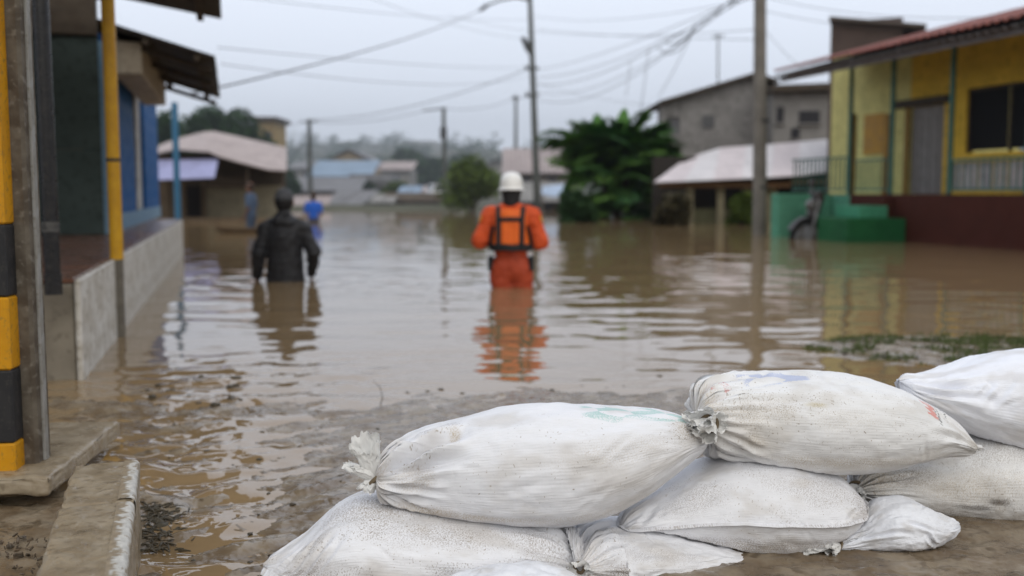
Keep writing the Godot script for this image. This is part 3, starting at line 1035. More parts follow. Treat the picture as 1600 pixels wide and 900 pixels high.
func build_left_corner() -> void:
	var wet := mottled("wet_concrete", Color(0.225, 0.176, 0.116), Color(0.295, 0.242, 0.170), Color(0.14, 0.108, 0.07), 0.6, 0.16, 0.55, 0.6, 81, 0.02)
	var grey := mottled("post_concrete", Color(0.125, 0.105, 0.08), Color(0.070, 0.054, 0.038), Color(0.20, 0.18, 0.15), 0.55, 0.55, 0.9, 0.35, 82, 0.018)
	var whitewash := mottled("chipped_white_paint", Color(0.46, 0.45, 0.42), Color(0.34, 0.32, 0.28), Color(0.18, 0.15, 0.11), 0.16, 0.4, 0.75, 0.4, 83, 0.03)
	# two kerb stones in a row, running along the street
	var far_r := on_y(218, 717, 0.22)
	var near_r := on_y(196, 900, 0.22)
	var dir := (near_r - far_r)
	dir.y = 0
	var turn := atan2(dir.x, dir.z)
	var side := Vector3(cos(turn), 0, -sin(turn))
	var kerb_w := 0.172
	for k in 2:
		var len_: float = [0.40, 0.85][k]
		var start: float = [0.0, 0.408][k]
		var c := far_r + dir.normalized() * (start + len_ / 2) - side * (kerb_w / 2)
		var labels := ["short wet kerb stone beside the striped post with a chipped corner", "long wet kerb stone with a white painted edge leading to the corner"]
		var t := thing("kerb_stone", labels[k], "kerb", Vector3(c.x, -0.03, c.z), turn, "kerb stones by the gutter")
		part("block", rough_block(Vector3(kerb_w, 0.25, len_), 0.014, 90 + k, 0.0045), wet, t, Vector3(0, 0.125, 0))
		# worn white paint along the street-side arris, chipped down to the concrete
		var n := 300
		var prof := [[-0.040, 0.2506], [-0.034, 0.2512], [-0.028, 0.2514], [-0.022, 0.2515], [-0.016, 0.2514], [-0.010, 0.2508], [-0.005, 0.2480], [-0.001, 0.2430], [0.0010, 0.2370], [0.0014, 0.2300], [0.0014, 0.2220], [0.0010, 0.2140], [0.0, 0.2060]]
		var v := PackedVector3Array()
		var col := PackedColorArray()
		for i in range(n, -1, -1):
			var z := lerpf(-len_ / 2 + 0.012, len_ / 2 - 0.012, float(i) / n)
			for e in prof.size():
				v.append(Vector3(kerb_w / 2 + prof[e][0], prof[e][1] + 0.0008 * n_fine.get_noise_2d(z * 60.0, e * 0.5), z))
				var edge := 1.0 - absf(e - 5.5) / 6.5
				var worn := edge * 1.15 + 0.75 * n_mid.get_noise_2d(z * 16.0 + k * 9.0, e * 0.16) + 0.5 * n_fine.get_noise_2d(z * 55.0, e * 0.4)
				var bare := Color(0.235, 0.185, 0.122) * (1.0 + 0.4 * n_fine.get_noise_2d(z * 30.0, e * 0.3 + 5.0))
				var paint := Color(0.46, 0.445, 0.41) * (1.0 + 0.35 * n_mid.get_noise_2d(z * 30.0, e * 0.3 + 8.0))
				col.append(bare.lerp(paint, smoothstep(0.60, 0.78, worn)))
		var pm := StandardMaterial3D.new()
		pm.vertex_color_use_as_albedo = true
		pm.roughness = 0.6
		part("painted_edge", grid(v, n + 1, prof.size(), false, PackedVector2Array(), col), pm, t)
	# broken slab that carries the posts
	var s := thing("pavement_slab", "cracked wet concrete slab under the striped post", "slab", Vector3(-2.04, -0.04, -3.34))
	part("block", rough_block(Vector3(1.22, 0.060, 0.78), 0.014, 95, 0.0045), wet, s, Vector3(0, 0.125, 0), Basis(Vector3.UP, 0.10))
	part("footing", rough_block(Vector3(1.10, 0.11, 0.50), 0.016, 96, 0.007), wet, s, Vector3(-0.03, 0.04, -0.12), Basis(Vector3.UP, 0.10))
	# square concrete column
	var foot := on_y(58, 722, 0.115)
	var post := thing("concrete_post", "square weathered concrete utility post with its lit narrow side painted as a pale strip", "post", Vector3(foot.x - 0.035, 0.105, foot.z - 0.03), 0.06)
	var st2 := new_st()
	add_box(st2, Vector3(0, 2.6, 0), Vector3(0.092, 5.2, 0.11), 0.010)
	part("shaft", st2.commit(), grey, post)
	part("lit_edge_strip", box(Vector3(0.013, 5.18, 0.03), 0.003), mottled("lit_edge_concrete", Color(0.28, 0.275, 0.265), Color(0.22, 0.21, 0.19), Color(0.17, 0.15, 0.125), 0.4, 0.6, 0.9, 0.1, 84), post, Vector3(0.048, 2.6, 0.0))  # added strip; its pale colour imitates light on the narrow side face
	# striped guard post in front of it
	var hf := on_y(-13, 731, 0.115)
	var hp := thing("hazard_post", "yellow and black striped guard post on the broken slab", "post", Vector3(hf.x, 0.105, hf.z - 0.04), 0.10)
	var yellow := mottled("hazard_yellow", Color(0.58, 0.27, 0.006), Color(0.52, 0.235, 0.006), Color(0.28, 0.16, 0.04), 0.35, 0.35, 0.6, 0.03, 85, 0.01)
	var black := mottled("hazard_black", Color(0.018, 0.018, 0.02), Color(0.026, 0.025, 0.026), Color(0.05, 0.045, 0.04), 0.35, 0.4, 0.7, 0.03, 86, 0.01)
	var dd := -hf.z - 0.04
	var ys := [731.0, 694.0, 580.0, 465.0, 351.0]
	var y0 := 0.0
	for k in 10:
		var top: float
		if k + 1 < ys.size():
			top = at_d(20, ys[k + 1], dd).y - 0.105
		else:
			top = y0 + 0.41 if k > 4 else y0 + 1.02
		part("stripe", box(Vector3(0.165, top - y0 - 0.001, 0.16), 0.006), yellow if k % 2 == 0 else black, hp, Vector3(0, (top + y0) / 2, 0))
		y0 = top
	# fallen leaves, twigs and stones in the hollow at the kerb
	var litter := new_st()
	rng.seed = 404
	var chips := []
	for k in 520:
		var px := rng.randf_range(-120, 150)
		var py := rng.randf_range(838, 985)
		var p := on_y(px, py, 0.03)
		p.y = bank(p.x, -p.z) + rng.randf_range(0.003, 0.012)
		var r := 0.003 + 0.012 * rng.randf() * rng.randf()
		var bq := Basis.from_euler(Vector3(rng.randf() * TAU, rng.randf() * TAU, rng.randf() * TAU))
		add_box(litter, p, Vector3(r * 2.0, r * 0.5, r * rng.randf_range(0.5, 1.4)), r * 0.2, bq)
	var lm := litter.commit()
	var lo := single("leaf_litter", lm, mottled("litter", Color(0.05, 0.04, 0.028), Color(0.14, 0.10, 0.065), Color(0.22, 0.19, 0.15), 0.08, 0.4, 0.9, 0.0, 87), "dark wet leaf litter and gravel in the hollow behind the kerb", "litter")
	lo.set_meta("kind", "stuff")
	# dark weedy debris at the street side of the kerb
	rng.seed = 405
	var strands := new_st()
	for k in 170:
		var px: float = 230 + 74 * rng.randf() * rng.randf()
		var py: float = 790 + 66 * pow(rng.randf(), 1.4)
		var p := on_y(px, py, 0.01)
		p.y = maxf(bank(p.x, -p.z), 0.0)
		var yaw := rng.randf() * TAU
		var l := rng.randf_range(0.012, 0.05)
		var d := Vector3(cos(yaw), 0, sin(yaw)) * l
		var r := rng.randf_range(0.001, 0.0035)
		add_tube(strands, [p + Vector3(0, 0.002, 0), p + d * 0.5 + Vector3(0, rng.randf_range(0.001, 0.007), 0), p + d + Vector3(0, 0.003, 0)], [r, r * 1.2, r * 0.5], 5)
	var wo := single("weed_debris", strands.commit(), mottled("clod_weed", Color(0.045, 0.038, 0.024), Color(0.075, 0.06, 0.038), Color(0.10, 0.075, 0.048), 0.1, 0.3, 0.8, 0.2, 88), "tangle of dark rotten weed washed against the kerb stones", "debris")
	wo.set_meta("kind", "stuff")
	for k in 5:
		var p := on_y(232 + 40 * rng.randf(), 800 + 50 * rng.randf(), 0.01)
		p.y = maxf(bank(p.x, -p.z), 0.0)
		clod(p, rng.randf_range(0.010, 0.020), "dark clod of weed washed against the kerb stones", "clods washed against the kerb", true)

var clod_meshes := []
func clod(p: Vector3, r: float, label: String, group: String, weedy := false) -> void:
	if clod_meshes.is_empty():
		for s in 4:
			var n := FastNoiseLite.new()
			n.seed = 300 + s
			n.frequency = 1.0
			var v := PackedVector3Array()
			for i in 9:
				for j in 13:
					var a := PI * i / 8.0
					var b := TAU * j / 12.0
					var q := Vector3(-cos(a), sin(a) * sin(b), sin(a) * cos(b))
					v.append(q * (1.0 + 0.55 * n.get_noise_3dv(q * 1.8)) * Vector3(1.3, 0.55, 0.9))
			clod_meshes.append(grid(v, 9, 13))
	var m: Material = mottled("clod_weed", Color(0.035, 0.036, 0.018), Color(0.06, 0.055, 0.03), Color(0.09, 0.065, 0.04), 0.1, 0.3, 0.8, 0.2, 88) if weedy else mottled("clod_mud", Color(0.07, 0.052, 0.034), Color(0.045, 0.04, 0.025), Color(0.10, 0.075, 0.05), 0.1, 0.2, 0.7, 0.2, 89)
	single("mud_clod", clod_meshes[rng.randi() % 4], m, label, "clod", group, p + Vector3.UP * r * 0.25, Basis(Vector3.UP, rng.randf() * TAU) * Basis.from_scale(Vector3.ONE * r))

# ------------------------------------------------------------------ buildings
func to_frame(t: Node3D, p: Vector3) -> Vector3:
	return t.transform.affine_inverse() * p

# where a pixel's ray meets the upright plane x = lx of a thing's own axes
func on_wall(t: Node3D, px: float, py: float, lx: float) -> Vector3:
	var inv := t.transform.affine_inverse()
	var o := inv * EYE
	var d := inv.basis * ray(px, py)
	return o + d * ((lx - o.x) / d.x)

func span(called: String, a: Vector3, b: Vector3, mat: Material, parent: Node3D, bevel := 0.0) -> MeshInstance3D:
	return part(called, box((b - a).abs(), bevel), mat, parent, (a + b) / 2)

# corrugated sheets side by side, from eave edge to ridge edge; e0, e1 along the eave; rise = vector up the slope
func roof_sheets(parent: Node3D, e0: Vector3, e1: Vector3, rise: Vector3, count: int, ms: Array, pitch_ := 0.09, amp := 0.014) -> void:
	var along := e1 - e0
	var w := along.length() / count
	var X := along.normalized()
	var Z := -rise.normalized()
	var Y := Z.cross(X).normalized()
	if Y.y < 0:
		Y = -Y
		X = -X
	var m := corrugated(w + 0.04, rise.length(), pitch_, amp)
	for k in count:
		var c := e0 + along * ((k + 0.5) / count) + rise * 0.5 + Y * (0.008 * (k % 2))
		part("roof_sheet", m, ms[k % ms.size()], parent, c, Basis(X, Y, Z))

func build_left_shops() -> void:
	var w0 := on_y(131, 595, 0.0)
	var lime := mottled("lime_wash", Color(0.60, 0.585, 0.55), Color(0.46, 0.43, 0.38), Color(0.20, 0.165, 0.12), 1.19, 0.6, 0.9, 0.3, 101, 0.02)
	var stain := mottled("damp_concrete", Color(0.155, 0.135, 0.105), Color(0.21, 0.185, 0.145), Color(0.10, 0.085, 0.065), 1.0, 0.5, 0.9, 0.3, 102)
	var tiles := mottled("red_floor", Color(0.13, 0.062, 0.042), Color(0.17, 0.085, 0.055), Color(0.10, 0.07, 0.055), 0.8, 0.15, 0.45, 0.1, 103)
	var porch := thing("porch", "long raised porch with a whitewashed street wall and red-brown floor", "porch", w0, STREET_TURN)
	span("core", Vector3(-4.4, BED - 0.2, -11.5), Vector3(-0.035, 0.50, -0.02), stain, porch, 0.01)
	span("street_wall", Vector3(-0.03, BED - 0.2, -11.5), Vector3(0, 0.525, 0), lime, porch, 0.012)
	var zz := -0.03
	var ti := 0
	while zz > -11.4:
		for c in 5:
			span("floor_tile", Vector3(-0.034 - c * 0.84 - 0.832, 0.503, zz - 0.832), Vector3(-0.034 - c * 0.84, 0.528 + 0.002 * ((ti * 7) % 3), zz), tiles, porch, 0.004)
			ti += 1
		zz -= 0.84
	# blue shop
	var corner := to_frame(porch, on_y(168, 366, 0.53))
	var blue := mottled("blue_paint", Color(0.008, 0.075, 0.235), Color(0.012, 0.09, 0.27), Color(0.018, 0.08, 0.19), 1.2, 0.45, 0.8, 0.1, 104)
	var pale_blue := mottled("pale_blue_paint", Color(0.13, 0.24, 0.36), Color(0.17, 0.28, 0.38), Color(0.12, 0.17, 0.22), 1.0, 0.5, 0.8, 0.1, 105)
	var cream := mottled("cream_paint", Color(0.50, 0.44, 0.35), Color(0.40, 0.34, 0.26), Color(0.25, 0.21, 0.16), 1.1, 0.6, 0.9, 0.15, 106)
	var tin := mottled("old_tin", Color(0.105, 0.10, 0.092), Color(0.075, 0.068, 0.06), Color(0.13, 0.10, 0.075), 1.0, 0.4, 0.75, 0.0, 107)
	var wood := mottled("dark_wood", Color(0.055, 0.042, 0.03), Color(0.075, 0.058, 0.042), Color(0.04, 0.03, 0.024), 0.6, 0.7, 0.95, 0.2, 108)
	var bx := corner.x
	var shop := thing("blue_shop", "blue painted shop with a white door frame under an old tin roof", "shop", porch.position + porch.basis * Vector3(0, 0, 0), STREET_TURN)
	var zf := on_wall(shop, 250, 342, bx).z
	span("plinth", Vector3(bx - 0.2, 0.532, zf), Vector3(bx + 0.02, 0.72, corner.z - 0.02), pale_blue, shop)
	# wall panels with the door between them
	var d0 := on_wall(shop, 211, 250, bx).z
	var d1 := on_wall(shop, 226, 250, bx).z
	span("wall_panel", Vector3(bx - 0.2, 0.722, d0), Vector3(bx, 2.60, corner.z - 0.02), blue, shop)
	span("wall_panel", Vector3(bx - 0.2, 0.722, zf), Vector3(bx, 2.60, d1), blue, shop)
	span("door", Vector3(bx - 0.12, 0.722, d1), Vector3(bx - 0.05, 2.36, d0), mottled("door_white", Color(0.46, 0.47, 0.47), Color(0.38, 0.38, 0.38), Color(0.25, 0.23, 0.2), 0.8, 0.5, 0.8, 0.05, 109), shop)
	span("door_frame", Vector3(bx - 0.06, 0.722, d0 - 0.12), Vector3(bx + 0.03, 2.42, d0 - 0.002), lime, shop, 0.008)
	span("lintel", Vector3(bx - 0.2, 2.36, d1), Vector3(bx - 0.045, 2.60, d0 - 0.122), blue, shop)
	span("back_wall", Vector3(bx - 2.4, 0.532, zf - 0.1), Vector3(bx - 2.28, 2.75, corner.z - 0.4), stain, shop)
	span("end_wall", Vector3(bx - 2.28, 0.532, zf - 0.1), Vector3(bx - 0.2, 2.6, zf + 0.02), stain, shop)
	# boxed beam over the porch edge
	var bn := to_frame(shop, at_d(222, 116, 11.0))
	var bf := to_frame(shop, at_d(279, 166, 15.0))
	span("beam", Vector3(bn.x - 0.30, bn.y + 0.0, bf.z), Vector3(bn.x, bn.y + 0.34, bn.z), cream, shop, 0.01)
	part("cross_beam", box(Vector3(1.5, 0.16, 0.12), 0.01), cream, shop, Vector3(bn.x - 1.052, bn.y + 0.14, bn.z - 0.14))
	# lower roof
	var en := to_frame(shop, at_d(336, 90, 11.0))
	var ef := to_frame(shop, at_d(356, 151, 15.6))
	var up := to_frame(shop, at_d(178, 45, 11.0)) - en
	up.z = 0
	roof_sheets(shop, en, Vector3(en.x, en.y, ef.z), up * 2.7, 6, [tin, tin, mottled("old_tin_b", Color(0.085, 0.08, 0.075), Color(0.11, 0.105, 0.095), Color(0.12, 0.085, 0.06), 1.0, 0.4, 0.75, 0.0, 117)], 0.11, 0.016)
	for k in 4:
		var q := en + up * (0.18 + 0.5 * k) - Vector3(0, 0.055, 0)
		part("purlin", box(Vector3(0.06, 0.06, absf(ef.z - en.z) - 0.05)), wood, shop, Vector3(q.x, q.y, (en.z + ef.z) / 2))
	for k in 4:
		var z := lerpf(en.z - 0.25, ef.z + 0.25, k / 3.0)
		var a := en + up * 0.05 - Vector3(0, 0.12, 0)
		var b := en + up * 2.5 - Vector3(0, 0.12, 0)
		part("rafter", tube([Vector3(a.x, a.y, z), Vector3(b.x, b.y, z)], [0.035], 6), wood, shop)
	# grey-green shop, nearer, with the higher roof
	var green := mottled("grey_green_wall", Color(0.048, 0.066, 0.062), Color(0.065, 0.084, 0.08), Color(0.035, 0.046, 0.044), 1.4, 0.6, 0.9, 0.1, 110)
	var grey := thing("grey_shop", "shadowed grey-green shop front under the upper tin roof", "shop", porch.position, STREET_TURN)
	var lz := corner.z
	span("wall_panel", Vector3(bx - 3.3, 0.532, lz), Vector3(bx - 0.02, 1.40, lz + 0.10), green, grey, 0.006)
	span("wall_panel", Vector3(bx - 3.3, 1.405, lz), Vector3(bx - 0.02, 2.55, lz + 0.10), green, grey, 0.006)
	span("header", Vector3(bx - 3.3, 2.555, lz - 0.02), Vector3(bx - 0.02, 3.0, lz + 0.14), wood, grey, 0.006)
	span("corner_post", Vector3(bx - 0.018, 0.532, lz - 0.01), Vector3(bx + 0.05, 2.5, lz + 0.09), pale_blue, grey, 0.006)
	span("side_wall", Vector3(-4.4, 0.532, lz), Vector3(-4.25, 3.2, -0.6), green, grey)
	var un := to_frame(grey, at_d(346, 27, 10.4))
	var uu := to_frame(grey, at_d(190, 1, 10.4)) - un
	uu.z = 0
	uu = uu.normalized() * 1.0
	roof_sheets(grey, Vector3(un.x, un.y, 0.9), un, uu * 3.6, 7, [tin], 0.11, 0.016)
	for k in 4:
		var q := un + uu * (0.2 + 0.95 * k) - Vector3(0, 0.06, 0)
		part("purlin", box(Vector3(0.06, 0.07, absf(un.z) + 0.7)), wood, grey, Vector3(q.x, q.y, (un.z + 0.9) / 2))
	part("beam", box(Vector3(0.18, 0.22, 5.2), 0.01), cream, grey, Vector3(-1.62, un.y + uu.y * 1.1 - 0.24, lz + 2.7))
	span("blue_post", Vector3(-0.62, 0.532, -0.40), Vector3(-0.55, 3.1, -0.33), mottled("post_blue", Color(0.03, 0.14, 0.27), Color(0.05, 0.17, 0.30), Color(0.10, 0.14, 0.17), 0.5, 0.4, 0.7, 0.0, 111), grey, 0.005)
	# posts and pipes in front
	var pf := on_y(187, 526, 0.0)
	var pole := thing("yellow_pole", "yellow painted steel pole with a bare grey foot in the water beside the porch wall", "pole", Vector3(pf.x, BED, pf.z))
	var ypaint := mottled("pole_yellow", Color(0.60, 0.33, 0.015), Color(0.52, 0.27, 0.012), Color(0.35, 0.20, 0.04), 0.5, 0.3, 0.55, 0.02, 112, 0.01)
	var bare := mottled("pole_grey", Color(0.16, 0.145, 0.12), Color(0.11, 0.10, 0.085), Color(0.22, 0.19, 0.14), 0.3, 0.4, 0.7, 0.05, 113)
	var y1 := at_d(185, 405, -pf.z).y - BED
	var y2 := at_d(178, 250, -pf.z).y - BED
	part("foot", tube([Vector3.ZERO, Vector3(0, y1, 0)], [0.040], 16), bare, pole)
	part("shaft", tube([Vector3(0, y1, 0), Vector3(0, 4.2, 0)], [0.043], 16), ypaint, pole)
	part("band", tube([Vector3(0, y2 - 0.012, 0), Vector3(0, y2 + 0.012, 0)], [0.046], 16), wood, pole)
	var dp := at_d(84, 460, 5.05)
	var pipe := thing("drain_pipe", "black plastic drain pipe hanging from the roof by the porch end", "pipe", dp)
	var bp := mottled("black_plastic", Color(0.016, 0.016, 0.018), Color(0.022, 0.021, 0.022), Color(0.05, 0.045, 0.04), 0.5, 0.22, 0.4, 0.0, 114)
	part("pipe", tube([Vector3(0, 0.1, 0), Vector3(-0.01, 2.9, 0)], [0.038], 18), bp, pipe)
	part("socket", tube([Vector3(0, 0, 0), Vector3(0, 0.10, 0)], [0.043], 18), bp, pipe)
	part("collar", tube([Vector3(-0.002, 0.31, 0), Vector3(-0.002, 0.36, 0)], [0.042], 18), mottled("worn_plastic", Color(0.08, 0.078, 0.075), Color(0.03, 0.03, 0.03), Color(0.12, 0.11, 0.10), 0.2, 0.4, 0.7, 0.0, 115), pipe)
	var bpf := on_y(279, 374, 0.0)
	var bpost := thing("blue_pole", "slim dark blue pole standing in water past the porch end", "pole", Vector3(bpf.x, BED, bpf.z))
	var btop := at_d(268, 160, -bpf.z).y - BED
	part("shaft", tube([Vector3.ZERO, Vector3(0, btop, 0)], [0.065], 12), mottled("post_blue", Color.BLACK, Color.BLACK, Color.BLACK, 1, 0, 1), bpost)
	part("foot", tube([Vector3(0, 0, 0), Vector3(0, -BED + 0.30, 0)], [0.078], 12), blue, bpost)

# roof made of a front edge and a back edge in photograph points with depths, with thickness
func slab_from(front: Array, back: Array, thick: float) -> Mesh:
	var v := PackedVector3Array()
	for i in front.size():
		var a: Vector3 = front[i]
		var b: Vector3 = back[i]
		v.append_array([a, b, b - Vector3.UP * thick, a - Vector3.UP * thick])
	return grid(v, front.size(), 4, true)

func build_left_far() -> void:
	# house with the pale sagging roof
	var base := on_y(350, 344, 0.0)
	var t := thing("roadside_house", "low house with a pale pink sagging roof and lavender awning beyond the porch", "house", Vector3(base.x, 0, base.z))
	var o := t.position
	var pink := mottled("faded_pink_roof", Color(0.42, 0.36, 0.355), Color(0.36, 0.31, 0.30), Color(0.27, 0.22, 0.20), 4.0, 0.6, 0.9, 0.0, 121)
	var wall := mottled("stained_wall", Color(0.16, 0.145, 0.10), Color(0.24, 0.215, 0.16), Color(0.09, 0.10, 0.06), 3.0, 0.8, 1.0, 0.0, 122)
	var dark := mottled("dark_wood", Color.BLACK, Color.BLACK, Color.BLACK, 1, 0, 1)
	var fr := [[240, 240], [273, 232], [326, 236], [345, 244], [380, 254], [420, 264], [448, 266]]
	var bk := [[250, 226], [285, 214], [318, 206], [334, 205], [372, 213], [412, 222], [448, 231]]
	for k in 6:
		var q := slab_from([at_d(fr[k][0], fr[k][1], 32.0) - o, at_d(fr[k + 1][0], fr[k + 1][1], 32.0) - o], [at_d(bk[k][0], bk[k][1], 36.5) - o, at_d(bk[k + 1][0], bk[k + 1][1], 36.5) - o], 0.06)
		part("roof_sheet", q, pink, t)
	var aw := slab_from([at_d(225, 281, 30.6) - o, at_d(335, 277, 30.6) - o], [at_d(225, 250, 32.2) - o, at_d(341, 248, 32.2) - o], 0.04)
	part("awning", aw, mottled("lavender_sheet", Color(0.27, 0.28, 0.46), Color(0.32, 0.33, 0.50), Color(0.22, 0.22, 0.36), 2.5, 0.5, 0.8, 0.0, 123), t)
	var rect := func(called: String, x0: float, y0: float, x1: float, y1: float, d: float, th: float, m: Material) -> void:
		var a := at_d(x0, y0, d) - o
		var b := at_d(x1, y1, d) - o
		b.z = a.z - th
		span(called, a.min(b), a.max(b), m, t)
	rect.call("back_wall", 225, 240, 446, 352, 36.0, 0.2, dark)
	rect.call("wall", 322, 290, 440, 346, 34.0, 0.2, wall)
	rect.call("wall", 225, 284, 290, 346, 33.2, 0.2, mottled("brown_boards", Color(0.13, 0.10, 0.07), Color(0.09, 0.07, 0.05), Color(0.17, 0.14, 0.10), 1.5, 0.8, 1.0, 0.0, 124))
	rect.call("door", 290, 290, 314, 346, 34.2, 0.08, plain(0.025, 0.022, 0.022, 0.9))  # near-black slab stands in for the shade inside the open doorway
	rect.call("board", 314, 284, 322, 346, 33.9, 0.3, mottled("brown_boards", Color.BLACK, Color.BLACK, Color.BLACK, 1, 0, 1))
	rect.call("fascia", 322, 276, 384, 292, 33.6, 0.1, dark)
	for x in [262, 384, 440]:
		rect.call("post", x, 262, x + 5, 346, 32.4, 0.11, dark)
	rect.call("plinth", 215, 341, 445, 350, 33.0, 3.4, mottled("shore_mud", Color(0.16, 0.115, 0.075), Color(0.20, 0.15, 0.10), Color(0.12, 0.09, 0.06), 2.0, 0.4, 0.8, 0.0, 125))
	# ochre house on the slope, half behind trees
	var a := at_d(398, 186, 78.0)
	var b := at_d(432, 232, 78.0)
	var oc := thing("ochre_house", "small ochre house with a flat dark roof among the hillside trees", "house", Vector3((a.x + b.x) / 2, 0, a.z))
	part("wall", box(Vector3(b.x - a.x - 0.25, a.y - 0.2, 4.0)), mottled("ochre_wall", Color(0.36, 0.26, 0.12), Color(0.30, 0.22, 0.11), Color(0.22, 0.17, 0.1), 3.0, 0.8, 1.0, 0.0, 126), oc, Vector3(0, (a.y - 0.2) / 2, -2.0))
	part("roof", box(Vector3(b.x - a.x + 0.9, 0.3, 5.0)), dark, oc, Vector3(-0.3, a.y, -2.0))
	part("window", box(Vector3(0.6, 0.7, 0.06)), plain(0.03, 0.03, 0.035, 0.3), oc, Vector3(0.2, a.y - 1.3, 0.02))

# plain distant house: px box of the wall, roof height; roof "gable" faces the camera, "slope" leans back, "flat"
func far_house(called: String, label: String, category: String, x0: float, x1: float, eave: float, ridge: float, d: float, depth: float, style: String, wall: Material, roof: Material, openings: Array, foot := -0.2, skew := 0.0) -> Node3D:
	var a := at_d(x0, eave, d)
	var b := at_d(x1, eave, d)
	var r := at_d((x0 + x1) / 2, ridge, d)
	var t := thing(called, label, category, Vector3((a.x + b.x) / 2, foot, a.z), skew)
	var w := b.x - a.x
	var h := a.y - foot
	var rise := r.y - a.y
	part("wall", box(Vector3(w, h, depth)), wall, t, Vector3(0, h / 2, -depth / 2))
	var ov := 0.06 * w + 0.15
	if style == "gable":
		part("gable", prism([Vector2(-w / 2, h), Vector2(w / 2, h), Vector2(0, h + rise)], -0.02, -depth), wall, t)
		for s in [-1.0, 1.0]:
			var e := Vector3(s * (w / 2 + ov), h - rise * ov / (w / 2), 0)
			var p := Vector3(0, h + rise, 0)
			var n := Vector3(0, 0.10, 0)
			var v := PackedVector3Array([e + Vector3(0, 0, 0.4), p + Vector3(0, 0, 0.4), p + n + Vector3(0, 0, 0.4), e + n + Vector3(0, 0, 0.4)])
			var v2 := PackedVector3Array()
			for q in v:
				v2.append(q - Vector3(0, 0, depth + 0.8))
			var both := v2 + v if s < 0 else v + v2
			part("roof_slope", grid(both, 2, 4, true), roof, t)
	elif style == "slope":
		var count := maxi(2, int(w / 2.5))
		roof_sheets(t, Vector3(-w / 2 - ov, h - 0.1, 0.6), Vector3(w / 2 + ov, h - 0.1, 0.6), Vector3(0, rise + 0.1, -depth * 0.75), count, [roof], 0.3, 0.04)
	else:
		part("roof", box(Vector3(w + ov * 2, maxf(0.15, rise), depth + ov * 2)), roof, t, Vector3(0, h + maxf(0.15, rise) / 2, -depth / 2))
	for q in openings:
		# [share of width, share of height, width share, height share, name]
		var ow: float = q[2] * w
		var oh: float = q[3] * h
		var m := plain(0.03, 0.03, 0.035, 0.4)
		part(q[4], box(Vector3(ow, oh, 0.08)), m, t, Vector3((q[0] - 0.5) * w, q[1] * h, 0.01))
		part("sill", box(Vector3(ow * 1.15, 0.07, 0.14)), wall, t, Vector3((q[0] - 0.5) * w, q[1] * h - oh / 2 - 0.036, 0.02))
	return t

